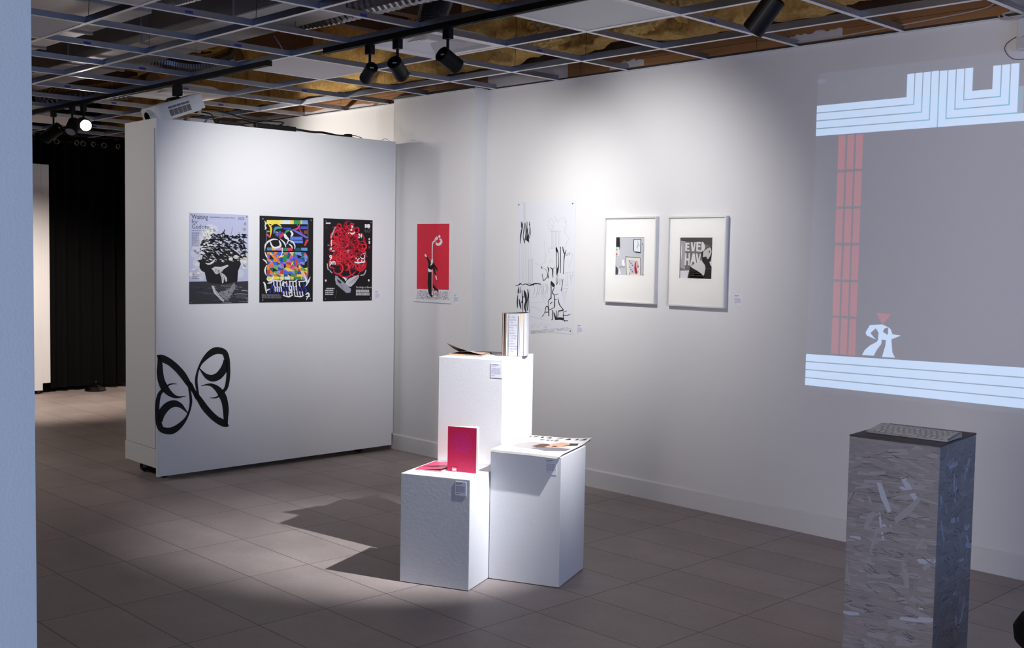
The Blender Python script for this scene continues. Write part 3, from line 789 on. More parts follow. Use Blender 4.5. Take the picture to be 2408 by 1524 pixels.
for i in range(46):
    x = 150 + 830 * rn.random(); y = 1160 + 250 * rn.random(); w = 40 + 150 * rn.random()
    g = .18 + .42 * rn.random() * (1 if x > 560 else .45)
    a.stroke([(x, y), (min(990, x + w * .5), y - 10 * rn.random()), (min(992, x + w), y + 8 * rn.random())], 6 + 10 * rn.random(), (round(g, 1), round(g, 1), round(g + .02, 1)))
a.L().poly([(262, 815), (300, 845), (296, 920), (330, 965), (372, 985), (385, 1050), (402, 1112), (480, 1142), (640, 1150), (840, 1112), (850, 960), (892, 862), (876, 800), (868, 720), (760, 640), (560, 600), (430, 690), (345, 745), (330, 800)], (.085, .08, .10))
a.L()
for i in range(230):     # tangled brush writing for the top of the head
    x = 300 + 620 * rn.random(); y = 440 + 350 * rn.random() ** 1.1
    if y < 520 and x < 420: continue
    dx = 30 + 70 * rn.random(); dy = 40 * (rn.random() - .5)
    a.stroke([(x, y, 3), (x + dx * .4, y + dy - 18 * rn.random(), 12 + 20 * rn.random()), (x + dx, y + dy + 20 * rn.random(), 3)], 6, (.10, .10, .12))
a.L()
for i in range(70):
    x = 330 + 530 * rn.random(); y = 520 + 300 * rn.random()
    a.stroke([(x, y, 2), (x + 22 * rn.random(), y - 12 + 24 * rn.random(), 5 + 9 * rn.random()), (x + 40, y + 24 * rn.random(), 2)], 5, (.84, .85, .87))
a.stroke([(380, 850, 6), (430, 865, 22), (490, 835, 26), (515, 800, 8)], 10, (.85, .85, .85)); a.ell(745, 790, 30, 22, (.87, .86, .83)); a.ell(820, 760, 36, 28, (.87, .86, .83))
a.L()
for s in ([(590, 440, 6), (640, 415, 18), (662, 365, 6)], [(500, 450, 20), (560, 480, 8)], [(555, 448, 8), (625, 446, 10), (622, 530, 12)], [(770, 330, 3), (760, 400, 4), (740, 450, 4)], [(350, 470, 3), (385, 525, 5)], [(860, 400, 3), (880, 470, 5), (870, 540, 5)], [(930, 490, 5), (925, 540, 14), (955, 555, 4)], [(965, 662, 3), (930, 680, 14), (890, 690, 8)], [(305, 640, 14), (320, 690, 6), (270, 690, 4)], [(888, 775, 8), (918, 768, 5)]):
    a.stroke(s, 6, (.12, .12, .14))
a.L()
SK = (.80, .79, .80)
a.poly([(468, 930), (520, 900), (600, 905), (700, 872), (715, 890), (640, 940), (610, 985), (660, 1020), (690, 1060), (692, 1110), (676, 1120), (650, 1062), (640, 1130), (620, 1138), (612, 1060), (585, 990), (545, 1010), (520, 1000), (500, 965)], SK)
a.poly([(470, 1172), (500, 1178), (530, 1240), (590, 1310), (648, 1380), (640, 1402), (610, 1385), (560, 1335), (500, 1275)], SK)
a.poly([(790, 1125), (812, 1160), (800, 1220), (760, 1290), (700, 1365), (640, 1350), (560, 1275), (640, 1250), (730, 1220)], (.55, .55, .58))
a.poly([(790, 1125), (812, 1160), (804, 1220), (770, 1240)], SK)
a.L()
for i in range(5): a.stroke([(520 + i * 22, 930 + i * 6), (535 + i * 20, 985 + i * 8)], 6, (.16, .15, .17))
for t_ in ([(520, 1010), (535, 1000)], [(615, 1000, 3), (650, 1050, 6), (655, 1115, 3)], [(600, 1010, 3), (625, 1060, 6), (632, 1120, 3)], [(560, 1275, 3), (600, 1330, 6), (632, 1390, 3)], [(500, 1200, 3), (540, 1275, 6), (600, 1360, 3)]): a.stroke(t_, 5, (.30, .29, .31))
for i in range(26):
    x = 600 + 150 * rn.random(); y = 1240 + 100 * rn.random(); a.stroke([(x, y), (x + 22, y + 16 * rn.random())], 5, (.32, .32, .35))
DK = (.16, .16, .2)
a.L().text('Waiting', 185, 222, .043, DK, sx=.86, bold=0).text('for', 185, 290, .043, DK, sx=.92, bold=-.006).text('Godot', 185, 362, .043, DK, sx=.92, bold=-.006)
a.text('Amphithéâtre Lumière, Paris', 440, 205, .0175, (.34, .34, .4), sx=.93).text('2025', 850, 228, .027, (.3, .3, .36), sx=.9).text('8', 940, 305, .027, (.3, .3, .36)).text('10', 912, 382, .027, (.3, .3, .36))
a.lines(188, 385, 190, 1, 10, 9, (.42, .42, .5), rn, .02).lines(188, 412, 112, 14, 15, 7, (.46, .46, .54), rn, .12).lines(188, 1018, 112, 3, 26, 9, (.5, .5, .58), rn, .2)
p1 = a.done('poster', frame(on_mw(.2243, 1.1597, .0004), MU, MN))
tag(p1, 'pale lavender theatre poster with a dark drawn head, leftmost of the three', 'poster', 'posters on the movable wall')
for x, y in ((.012, .012), (.425, .012), (.012, .592), (.425, .592)): pin(p1, x, y, .0028, r=.004)

# 2: colourful stained glass poster on black
q = homog(((132, 115), (933, 143), (920, 1393), (118, 1410))); rn = random.Random(5)
a = Art(.4345, .602, base=BLK, fmap=q)
PAL = [(.93, .55, .18), (.95, .86, .30), (.18, .28, .72), (.30, .42, .85), (.20, .58, .33), (.87, .40, .55), (.50, .62, .88), (.83, .22, .28), (.92, .80, .55), (.45, .70, .35), (.10, .10, .14), (.62, .52, .82), (.12, .38, .40)]
a.L(); nx, ny = 12, 8; G = {}
for j in range(ny + 1):
    for i in range(nx + 1):
        jx = 0 if i in (0, nx) else 20 * (rn.random() - .5) * 2; jy = 0 if j in (0, ny) else 18 * (rn.random() - .5) * 2
        G[i, j] = (236 + 605 * i / nx + jx, 655 + 365 * j / ny + jy)
for j in range(ny):
    for i in range(nx):
        c = PAL[(i + j) % 2 * 2 + (i * 3 + j * 5) % 2 if i < 4 and j < 4 else int(rn.random() * len(PAL))]
        if i >= 8 and j < 5: c = [(.50, .62, .88), (.30, .42, .85), (.12, .38, .40), (.10, .10, .14)][int(rn.random() * 4)]
        if rn.random() < .45:
            a.poly([G[i, j], G[i + 1, j], G[i + 1, j + 1]], c); a.poly([G[i, j], G[i + 1, j + 1], G[i, j + 1]], PAL[int(rn.random() * len(PAL))])
        else: a.poly([G[i, j], G[i + 1, j], G[i + 1, j + 1], G[i, j + 1]], c)
for x0, x1, c in ((236, 430, (.94, .88, .35)), (430, 495, (.93, .91, .62)), (495, 590, (.86, .90, .95)), (590, 640, (.95, .85, .3)), (640, 740, (.25, .58, .33)), (740, 765, (.80, .82, .4)), (765, 850, (.45, .62, .88))):
    a.rect(x0, 180, x1, 238, c); a.rect(x0, 1020, x1 - 6, 1065, c)
for x0, y0, x1, y1, c in ((585, 425, 770, 470, (.36, .50, .90)), (590, 482, 776, 520, (.40, .54, .92)), (490, 292, 600, 318, (.25, .33, .78)), (660, 590, 745, 640, (.10, .34, .34)), (750, 588, 842, 630, (.42, .62, .88)), (236, 585, 310, 630, (.30, .55, .75)), (310, 580, 370, 630, (.93, .70, .28)), (370, 585, 470, 630, (.80, .55, .80)), (475, 590, 540, 635, (.20, .55, .38)), (540, 590, 620, 635, (.85, .25, .38)), (740, 270, 842, 310, (.28, .35, .80)), (790, 330, 842, 380, (.55, .28, .18))):
    a.rect(x0, y0, x1, y1, c)
a.L()
for s, c in (([(250, 230, 8), (300, 300, 30), (290, 420, 12)], (.95, .80, .25)), ([(290, 270, 10), (370, 215, 34), (450, 270, 14)], (.95, .85, .3)), ([(340, 380, 10), (370, 300, 40), (470, 290, 20)], (.30, .60, .70)), ([(360, 350, 20), (400, 400, 50), (440, 340, 30)], (.25, .35, .80)), ([(390, 420, 10), (400, 380, 30), (380, 350, 10)], (.95, .75, .3)), ([(420, 450, 20), (460, 400, 46), (480, 360, 16)], (.78, .22, .40)), ([(500, 380, 10), (540, 340, 34), (590, 330, 12)], (.25, .62, .42)), ([(600, 330, 16), (700, 300, 30), (730, 240, 10)], (.80, .30, .55)), ([(620, 320, 20), (720, 370, 34), (842, 440, 26)], (.45, .42, .85)), ([(690, 240, 8), (740, 340, 14), (790, 410, 10)], (.85, .25, .35)), ([(842, 470, 40), (800, 560, 20)], (.85, .25, .28)), ([(236, 390, 30), (290, 440, 20)], (.88, .30, .50)), ([(240, 350, 24), (290, 345, 14)], (.55, .75, .30))):
    a.stroke(s, 10, c)
for s in ([(205, 640, 4), (212, 560, 22), (250, 505, 26), (330, 465, 20), (400, 470, 8)], [(280, 470, 10), (310, 560, 24), (360, 590, 26), (440, 560, 30), (420, 480, 16)], [(440, 460, 8), (500, 520, 22), (520, 580, 8)], [(500, 380, 26), (520, 430, 44), (560, 470, 22), (530, 540, 10)], [(560, 480, 10), (620, 500, 20), (655, 560, 18), (650, 610, 8)], [(590, 340, 20), (620, 380, 30), (600, 420, 24)], [(560, 530, 8), (600, 560, 22), (620, 600, 10)], [(205, 650, 8), (225, 710, 20), (240, 740, 8)], [(470, 590, 10), (460, 680, 14), (420, 740, 8)], [(170, 760, 6), (215, 790, 22), (235, 830, 6)], [(230, 850, 10), (205, 930, 26), (225, 1005, 8)]):
    a.stroke(s, 10, WHT)
a.poly([(650, 770), (700, 760), (700, 860), (610, 880), (600, 850), (660, 850)], (.87, .25, .33))
a.L()
for x in range(270, 820, 30):
    y = 1120 + 70 * ((x // 30) % 2); a.stroke([(x, y, 10), (x + 12, y + 45, 26), (x + 6, y + 120 * .7, 10)], 10, (.16, .22, .66))
a.L()
def script(x0, x1, y, n, hgt, w):
    for i in range(n):
        x = x0 + (x1 - x0) * i / n
        a.stroke([(x - 8, y - hgt * .5, 4), (x + 6, y - hgt * .62, w * .9), (x + 8, y, w), (x + 22, y + hgt * .2, 5)], 10, WHT)
script(330, 760, 1150, 9, 95, 17); script(350, 470, 1230, 4, 90, 17); script(560, 700, 1215, 4, 85, 17); script(480, 800, 1290, 8, 70, 15)
for s in ([(176, 1105, 6), (200, 1130, 26), (225, 1270, 18)], [(215, 1245, 10), (250, 1215, 20), (280, 1205, 8)], [(330, 1005, 12), (310, 1060, 26), (262, 1080, 26), (228, 1050, 8)], [(240, 1120, 10), (290, 1110, 24), (330, 1070, 10)], [(330, 1075, 14), (430, 1085, 20), (470, 1060, 10)], [(460, 1160, 14), (480, 1110, 26), (530, 1120, 20), (525, 1170, 12)], [(800, 1005, 14), (830, 1090, 30), (845, 1130, 8)], [(885, 1020, 6), (850, 1100, 26), (812, 1165, 8)], [(560, 1085, 12), (650, 1090, 18), (690, 1060, 8)], [(700, 1090, 10), (780, 1090, 20), (820, 1075, 8)], [(470, 1300, 12), (560, 1320, 24), (620, 1290, 10)], [(640, 1310, 12), (740, 1318, 22), (790, 1290, 8)], [(810, 1290, 10), (850, 1265, 26), (860, 1310, 24), (815, 1315, 10)], [(880, 1310, 6), (840, 1330, 16), (825, 1370, 6)], [(570, 1210, 12), (600, 1240, 26), (560, 1275, 14)], [(200, 190, 6), (225, 230, 20), (205, 270, 8)], [(205, 270, 6), (228, 295, 18), (205, 322, 6)], [(212, 200, 6), (216, 320, 12)]):
    a.stroke(s, 10, WHT)
a.rect(226, 330, 233, 540, (.55, .55, .58)); a.rect(850, 215, 856, 490, (.62, .62, .66)); a.rect(848, 715, 854, 1000, (.62, .62, .66))
a.lines(155, 1283, 305, 6, 11, 6, (.5, .5, .52), rn, .18)
p2 = a.done('poster', frame(on_mw(.7487, 1.1613, .0004), MU, MN))
tag(p2, 'black poster with a multicoloured stained glass pattern, middle of the three', 'poster', 'posters on the movable wall')
for x, y in ((.024, .018), (.412, .022), (.024, .580), (.414, .584)): pin(p2, x, y, .0028)

# 3: black poster with red tangle and hands
q = homog(((135, 150), (867, 178), (850, 1372), (120, 1388))); rn = random.Random(23)
a = Art(.434, .602, base=BLK, fmap=q); a.L()
RD = (.80, .12, .22); RD2 = (.62, .08, .16); RD3 = (.90, .22, .26)
a.ell(500, 640, 190, 300, (.30, .05, .09), 30)
for i in range(120):
    an = rn.random() * 2 * PI; rr = math.sqrt(rn.random()); x = 490 + 250 * rr * math.cos(an); y = 615 + 365 * rr * math.sin(an)
    R_ = 25 + 60 * rn.random(); t0 = rn.random() * 6.28; t1 = t0 + 2 + 3.2 * rn.random()
    if i % 40 == 0: a.L()
    a.stroke([(x + R_ * math.cos(t0 + (t1 - t0) * k / 6), y + R_ * 1.1 * math.sin(t0 + (t1 - t0) * k / 6), 5 + 16 * math.sin(PI * k / 6)) for k in range(7)], 10, (RD, RD2, RD, RD3)[i % 4], sub=2)
a.L()
for s in ([(340, 290, 8), (350, 235, 20), (395, 250, 20), (390, 300, 16), (345, 300, 8)], [(470, 270, 6), (485, 205, 14)], [(530, 260, 10), (545, 225, 22), (590, 240, 14)], [(600, 300, 10), (650, 290, 24), (655, 350, 18), (600, 360, 8)], [(300, 470, 10), (285, 380, 30), (330, 330, 34), (400, 330, 18)], [(215, 590, 6), (225, 630, 20), (270, 650, 8)], [(205, 690, 6), (260, 720, 22), (370, 715, 12)], [(215, 840, 10), (235, 885, 22), (280, 880, 8)], [(280, 900, 8), (295, 960, 22), (360, 985, 26), (450, 1030, 24), (560, 985, 24), (610, 940, 10)], [(610, 880, 14), (680, 930, 34), (755, 870, 24), (765, 780, 12)], [(730, 640, 8), (740, 600, 16), (765, 620, 8)], [(740, 690, 4), (790, 720, 8)], [(725, 470, 12), (760, 515, 8)], [(715, 530, 10), (700, 560, 6)], [(760, 470, 8), (740, 490, 6)]):
    a.stroke(s, 10, RD)
a.ell(176, 290, 10, 13, (.5, .1, .14)); a.rect(806, 560, 824, 598, (.72, .14, .2))
a.L()
G1 = (.62, .62, .66); G2 = (.76, .76, .79)
a.poly([(305, 1000), (335, 1010), (370, 1050), (430, 1100), (500, 1170), (540, 1200), (530, 1255), (470, 1262), (420, 1220), (360, 1170), (315, 1130), (300, 1060)], G1)
a.poly([(660, 995), (655, 1030), (600, 1110), (540, 1168), (480, 1165), (452, 1130), (470, 1080), (520, 1040), (600, 1010)], G2)
a.L()
a.poly([(330, 1050), (400, 1105), (380, 1120), (340, 1090)], BLK)
for i in range(4): a.stroke([(500 + i * 28, 1130 - i * 4), (560 + i * 26, 1075 - i * 16), (640 + i * 4, 1015 + i * 6)], 4, (.40, .40, .44))
for i in range(4): a.stroke([(345 + i * 8, 1100 + i * 22), (420 + i * 8, 1150 + i * 22)], 4, (.42, .42, .46))
a.stroke([(320, 1220), (316, 1290), (300, 1340)], 3, (.5, .5, .54))
a.L()
a.stroke([(412, 1030, 8), (450, 1045, 26), (455, 1075, 10)], 8, WHT).stroke([(485, 1035, 6), (455, 1080, 14)], 8, WHT)
for s in ([(548, 250, 6), (562, 270, 22), (555, 300, 8)], [(535, 320, 24), (560, 325, 24)], [(500, 380, 6), (520, 355, 10)], [(530, 365, 10), (565, 380, 26), (605, 350, 8)]): a.stroke(s, 8, WHT)
for s in ([(590, 800, 16), (640, 810, 20), (745, 800, 22)], [(610, 750, 14), (622, 740, 14)], [(650, 800, 12), (640, 770, 12), (670, 745, 12)], [(680, 720, 10), (700, 745, 14), (740, 740, 12), (742, 690, 12)], [(720, 680, 10), (755, 662, 8)], [(690, 700, 10), (700, 690, 8)], [(700, 800, 12), (700, 770, 12)], [(745, 800, 14), (740, 760, 12)], [(655, 830, 10), (660, 815, 8)]): a.stroke(s, 8, WHT)
a.text('24', 648, 440, .046, WHT, bold=.03, sx=.82).text('1', 222, 562, .062, WHT, bold=.03).text('9', 215, 772, .052, WHT, bold=.03).text('pm', 218, 838, .050, WHT, bold=.03, sx=.85)
a.text('*', 478, 700, .055, (.85, .80, .82), bold=.02).rect(168, 212, 238, 236, (.78, .78, .82))
a.ell(243, 603, 14, 18, WHT).rect(258, 628, 298, 645, (.8, .8, .83)).rect(192, 545, 220, 556, (.7, .7, .72))
for s in ([(245, 445), (275, 360), (300, 300), (322, 292)], [(185, 825), (195, 905), (215, 915)], [(222, 925), (258, 968)], [(680, 998), (735, 985), (765, 915)]): a.stroke(s, 16, (.70, .70, .74))
a.rect(750, 236, 766, 290, WHT).rect(772, 236, 788, 290, WHT).ell(808, 265, 22, 31, WHT)
a.ell(815, 458, 11, 14, WHT).rect(806, 486, 826, 530, WHT)
a.stroke([(755, 305), (755, 350), (785, 350)], 4, (.6, .6, .63)).stroke([(830, 325), (818, 352), (798, 350), (792, 325), (808, 303), (826, 308), (830, 325)], 4, (.6, .6, .63))
a.text('The Weight of Silence', 612, 1190, .0185, WHT, sx=.85)
rr_ = random.Random(2)
for j in range(2):
    x = 612
    while x < 812:
        w = 5 + 9 * rr_.random(); a.rect(x, 1212 + 44 * j, x + w, 1250 + 48 * j, (.80, .80, .82)); x += w + 3 + 3 * rr_.random()
for i in range(4): a.lines(152 + (18 if i == 0 else 0), 1188 + i * 29, 128, 1, 10, 17, (.78, .78, .8), rn, .05)
for x, y in ((162, 1078), (805, 1072)): a.ell(x, y, 12, 17, WHT)
p3 = a.done('poster', frame(on_mw(1.2705, 1.1622, .0004), MU, MN))
tag(p3, 'black poster with a red tangle held by grey hands, rightmost of the three', 'poster', 'posters on the movable wall')
for x, y in ((.018, .018), (.416, .020), (.018, .582), (.416, .584)): pin(p3, x, y, .0028, r=.005)

# 4: red poster on the pilaster
q = homog(((171, 133), (717, 121), (705, 1365), (159, 1320))); rn = random.Random(31)
a = Art(.423, .604, thick=.008, base=(.90, .90, .92), fmap=q)
XU, YN = (1, 0, 0), (0, -1, 0)
RED = (.86, .16, .25)
a.L().poly([(208, 172), (687, 166), (683, 1160), (203, 1137)], RED)
a.L()
for i in range(620):
    x = 206 + 472 * rn.random(); y = 1152 + 130 * rn.random() + (x - 206) * .045
    an = rn.random() * PI; l = 6 + 10 * rn.random()
    a.stroke([(x, y), (x + l * math.cos(an), y + l * math.sin(an))], 3.2, (.45, .45, .47), sub=0)
a.L()
BK = (.06, .05, .06)
a.poly([(372, 870), (425, 878), (432, 1000), (430, 1150), (418, 1255), (395, 1230), (378, 1200), (364, 1050)], BK)
a.poly([(440, 1060), (480, 1110), (530, 1165), (522, 1178), (478, 1160), (470, 1195), (448, 1200)], BK)
a.poly([(342, 662), (358, 655), (392, 715), (412, 712), (430, 690), (455, 700), (462, 730), (455, 765), (470, 830), (490, 935), (478, 942), (440, 830), (428, 850), (395, 855), (372, 825), (378, 760)], BK)
a.poly([(455, 755), (520, 850), (500, 845), (520, 890), (495, 865), (460, 800)], BK)
a.poly([(415, 1215), (450, 1245), (420, 1268), (410, 1245)], BK)
a.L()
W2 = (.92, .92, .93)
a.poly([(318, 620), (334, 618), (356, 655), (344, 664), (322, 648)], W2)
a.poly([(478, 940), (492, 935), (508, 1000), (495, 1005), (482, 970)], W2)
a.poly([(368, 832), (425, 858), (420, 885), (385, 888), (368, 868)], W2)
a.stroke([(432, 700), (432, 560), (436, 470, 18), (452, 435, 22), (485, 412, 26)], 14, W2)
a.poly([(418, 700), (448, 695), (448, 740), (430, 775), (405, 795), (415, 745), (408, 735)], W2)
a.stroke([(470, 410, 20), (492, 390, 46), (498, 370, 30), (490, 358, 6)], 20, W2)
a.ell(538, 357, 17, 21, W2)
a.stroke([(488, 440, 6), (500, 468, 34), (535, 475, 38), (565, 440, 36), (555, 400, 26), (538, 402, 8)], 20, W2)
a.stroke([(432, 850, 12), (430, 1000, 10), (432, 1150, 12), (436, 1215, 16), (470, 1255, 20), (510, 1262, 8)], 12, W2)
a.stroke([(448, 1130, 8), (470, 1200, 28), (515, 1190, 10)], 10, W2)
a.L(); a.ell(551, 424, 9, 5, (.65, .2, .15))
for s in ([(440, 1000), (440, 1150), (455, 1225), (430, 1255)], [(470, 1215), (490, 1205), (486, 1235)], [(500, 1200), (520, 1180), (515, 1240), (500, 1250)], [(450, 1150), (465, 1180)]): a.stroke(s, 9, RED)
p4 = a.done('poster', frame((-2.7068, PY + .0004, 1.1595), XU, YN))
tag(p4, 'red poster of a stretched black clad figure on the wall pilaster', 'poster')

# 5: large white drawing on the right wall
q = homog(((115, 95), (705, 85), (672, 1438), (80, 1335))); rn = random.Random(41)
a = Art(.556, .896, base=(.885, .89, .92), fmap=q)
s6 = lambda x, y, *w: ((1200 + x / 6.353 - 1190) * 4.233, (560 + y / 6.353 - 450) * 4.233, *[k * .666 for k in w])
IK = (.13, .13, .15); GL = (.66, .67, .70); GL2 = (.74, .75, .78)
a.L()
def roman(x0, y0, x1, y1, n, c=GL, w=2.4):
    step = (x1 - x0) / n
    a.stroke([(x0 - 3, y0), (x1 + 3, y0)], w, c, 0).stroke([(x0 - 3, y1), (x1 + 3, y1)], w, c, 0)
    for i in range(n):
        for t in (.32, .68): a.stroke([(x0 + step * (i + t), y0 + 4), (x0 + step * (i + t), y1 - 4)], w, c, 0)
roman(168, 108, 198, 300, 1); roman(212, 660, 268, 880, 2); roman(445, 392, 548, 558, 3)
for x in (132, 158, 172, 190, 206, 222, 244): a.stroke([(x, 505), (x - 3, 700), (x - 6, 880)], 1.8, GL2, 0)
for s in ([(600, 805), (600, 935)], [(618, 805), (618, 935)], [(592, 805), (628, 805)], [(592, 938), (626, 938)], [(635, 805), (655, 940), (672, 808)], [(630, 805), (680, 806)], [(645, 830), (655, 905), (664, 830)]): a.stroke(s, 2.4, GL, 0)
for s in ([(556, 965), (582, 1130), (612, 968)], [(548, 965), (622, 968)], [(570, 985), (582, 1085), (596, 985)]): a.stroke(s, 2.4, GL, 0)
for s in ([(475, 235), (495, 260), (520, 290), (560, 255), (600, 270), (606, 330), (590, 360), (600, 420), (632, 470), (610, 500), (595, 560)], [(430, 275), (420, 330), (440, 380)], [(440, 260), (480, 300), (470, 340), (440, 330)], [(225, 1080), (370, 1085)], [(225, 1215), (350, 1258), (380, 1270)], [(230, 1030), (300, 1032)], [(235, 1125), (300, 1140), (345, 1180)], [(340, 1010), (390, 1110)], [(360, 1000), (410, 1090), (390, 1150)], [(375, 480), (385, 560), (395, 660)], [(280, 690), (330, 720), (380, 700)], [(640, 600), (670, 640), (650, 700), (620, 760)], [(236, 1310), (275, 1310), (285, 1285)], [(300, 1310), (335, 1310), (348, 1288)], [(350, 1318), (440, 1318)], [(330, 1230), (350, 1260)]): a.stroke(s, 1.8, GL)
for i in range(60):
    x, y = ((300 + 110 * rn.random(), 890 + 130 * rn.random()) if i % 3 == 0 else ((380 + 80 * rn.random(), 480 + 220 * rn.random()) if i % 3 == 1 else (430 + 190 * rn.random(), 250 + 130 * rn.random())))
    a.stroke([(x, y), (x + 26 * (rn.random() - .5), y + 26 * rn.random()), (x + 30 * (rn.random() - .5), y + 50 * rn.random())], 1.4, GL2)
for x in (268, 300, 318, 345, 362, 388, 405): a.stroke([(x, 905), (x + 8, 960), (x - 4, 1010)], 3, (.58, .58, .6))
a.L()
for s in ([(150, 285, 4), (156, 330, 14), (150, 345, 6)], [(168, 290, 4), (158, 350, 10), (145, 420, 12), (140, 500, 4)], [(185, 300, 4), (178, 360, 10), (168, 430, 6), (180, 480, 10), (184, 500, 3)], [(190, 300, 4), (196, 390, 8), (186, 470, 10)], [(208, 285, 4), (206, 380, 10), (212, 480, 12)], [(216, 350, 5), (200, 470, 12)], [(230, 290, 5), (232, 330, 8)], [(236, 310, 4), (228, 400, 6), (218, 440, 14), (226, 495, 4)], [(240, 340, 3), (242, 400, 5), (228, 450, 6)]): a.stroke(s, 6, IK)
for s in ([(85, 905, 4), (120, 900, 10), (135, 888, 12), (150, 898, 6)], [(150, 905, 4), (190, 895, 8), (230, 912, 10), (280, 898, 14), (332, 902, 6)], [(332, 898, 8), (334, 915, 10)], [(210, 888, 4), (270, 912, 8)]): a.stroke(s, 6, IK)
for s in ([(118, 920, 4), (115, 960, 14), (112, 990, 6)], [(134, 920, 4), (132, 980, 10)], [(108, 1000, 6), (104, 1080, 12), (106, 1130, 4)], [(150, 950, 4), (156, 1050, 10), (158, 1180, 4)], [(122, 1040, 8), (132, 1100, 16), (140, 1140, 4)], [(172, 950, 4), (184, 1000, 26), (190, 1060, 16), (178, 1120, 18), (190, 1175, 8)], [(205, 945, 4), (212, 1010, 12), (200, 1080, 10), (204, 1160, 8)], [(222, 950, 3), (218, 1060, 6), (222, 1180, 3)], [(146, 1080, 10), (165, 1010, 6)]): a.stroke(s, 6, IK)
for s in ([(500, 545, 5), (506, 580, 22), (520, 610, 8), (524, 720, 7), (512, 780, 22), (506, 825, 6)], [(503, 560, 8), (502, 700, 6), (505, 820, 8)], [(545, 545, 7), (544, 680, 8), (543, 808, 6)], [(566, 545, 6), (575, 590, 12), (585, 620, 8)], [(604, 578, 4), (586, 630, 10), (578, 720, 7), (572, 820, 7)], [(598, 605, 4), (606, 640, 4)], [(616, 612, 3), (618, 640, 3)], [(628, 612, 3), (634, 625, 3), (642, 608, 3)], [(634, 625, 3), (634, 640, 3)]): a.stroke(s, 6, IK)
for S in ([(458, 400, 18), (470, 440, 4), (490, 420, 3), (540, 470, 6), (550, 540, 8), (520, 590, 10), (490, 612, 14)], [(470, 510, 8), (476, 560, 8), (490, 612, 12)], [(552, 405, 5), (568, 450, 18), (562, 500, 6), (560, 580, 18)], [(590, 415, 5), (628, 455, 18), (632, 530, 14), (636, 585, 5)], [(660, 415, 4), (632, 455, 10)], [(690, 560, 8), (712, 545, 6), (704, 650, 8), (690, 680, 8), (690, 570, 6)], [(742, 595, 6), (738, 690, 6)], [(768, 600, 5), (778, 650, 8)], [(792, 600, 5), (776, 700, 10), (760, 790, 8)], [(756, 770, 20), (764, 768, 12)]):
    a.stroke([s6(*t) for t in S], 5, IK)
for S in ([(606, 625, 10), (640, 690, 46), (655, 715, 10)], [(604, 640, 16), (606, 760, 12), (604, 890, 14)], [(655, 720, 8), (625, 800, 14), (655, 850, 12), (658, 1000, 16), (650, 1025, 10)], [(605, 880, 20), (568, 910, 12), (562, 960, 8), (575, 1050, 10), (650, 1025, 10)], [(590, 965, 16), (625, 940, 8)], [(655, 835, 8), (712, 825, 8)], [(655, 905, 8), (690, 910, 8)], [(712, 890, 8), (730, 980, 14), (770, 1040, 10), (795, 1075, 16)], [(715, 1085, 16), (795, 1078, 18)], [(462, 1150, 10), (500, 1100, 8), (525, 1005, 12)], [(525, 1000, 14), (560, 1020, 16), (568, 1150, 14)], [(505, 1085, 14), (560, 1088, 12)], [(628, 1065, 14), (625, 1200, 12), (605, 1205, 8)], [(645, 1100, 14), (680, 1215, 30)], [(690, 1075, 8), (690, 1200, 14)], [(680, 1205, 26), (740, 1200, 40), (790, 1215, 36)], [(715, 1090, 12), (705, 1190, 10)], [(795, 1110, 8), (800, 1230, 16), (865, 1240, 10)], [(780, 1105, 8), (848, 1092, 8)], [(775, 1150, 8), (850, 1160, 12), (905, 1145, 6)], [(785, 1200, 16), (815, 1250, 10)]):
    a.stroke([s6(*t) for t in S], 5, IK)
a.text('II', 246, 1336, .020, (.6, .6, .62), sx=.7).text('V', 304, 1342, .016, (.6, .6, .62)).text('IIII', 378, 1348, .022, (.65, .65, .67), sx=.7)
a.lines(235, 1362, 420, 3, 11, 6, (.72, .73, .76), rn, .1)
M5 = frame((-1.738, -.0003, .998), XU, YN)
p5 = a.done('poster', M5)
tag(p5, 'large white poster with scratchy black brush lettering on the right wall', 'poster')
for x, y in ((.018, .875), (.530, .872), (.532, .022)): pin(p5, x, y, .0028, GREYP, .005)

# framed photographs
FR = mat('frame_silver', (.90, .90, .91), .4, metal=.25, vary=.03, scale=30)
MATB = mat('mat_board', (.93, .93, .93), .8, vary=.01, scale=80)
def framed(x0, z0, w, h, win, q, draw, lab):
    o = empty('framed_photograph', (x0, -.001, z0)); D = .030; e = .009
    bm = B()
    box(bm, (0, -D, 0), (e, 0, h), 0, .001, 1); box(bm, (w - e, -D, 0), (w, 0, h), 0, .001, 1)
    box(bm, (e, -D, 0), (w - e, 0, e), 0, .001, 1); box(bm, (e, -D, h - e), (w - e, 0, h), 0, .001, 1)
    link('frame', bm, FR, o)
    bm = B(); u0, v0, u1, v1 = win; X0, X1, Z0_, Z1 = u0 * w, u1 * w, (1 - v1) * h, (1 - v0) * h; f0, f1 = -.0165, -.0145
    box(bm, (e, f0, e), (X0, f1, h - e)); box(bm, (X1, f0, e), (w - e, f1, h - e)); box(bm, (X0, f0, e), (X1, f1, Z0_)); box(bm, (X0, f0, Z1), (X1, f1, h - e))
    link('mat_board', bm, MATB, o)
    a = Art(X1 - X0 + .004, Z1 - Z0_ + .004, thick=.001, base=draw[0], fmap=homog(q)); draw[1](a)
    a.done('print', frame((X0 - .002, -.0125, Z0_ - .002), (1, 0, 0), (0, -1, 0)), o)
    bm = B(); box(bm, (e, -.008, e), (w - e, -.004, h - e)); link('backing', bm, WHITEP, o)
    bm = B(); vs = [bm.verts.new(c) for c in ((e, -.0215, e), (w - e, -.0215, e), (w - e, -.0215, h - e), (e, -.0215, h - e))]; bm.faces.new(vs); link('glass', bm, GLASS, o)
    tag(o, lab, 'framed picture', 'framed photographs on the right wall')
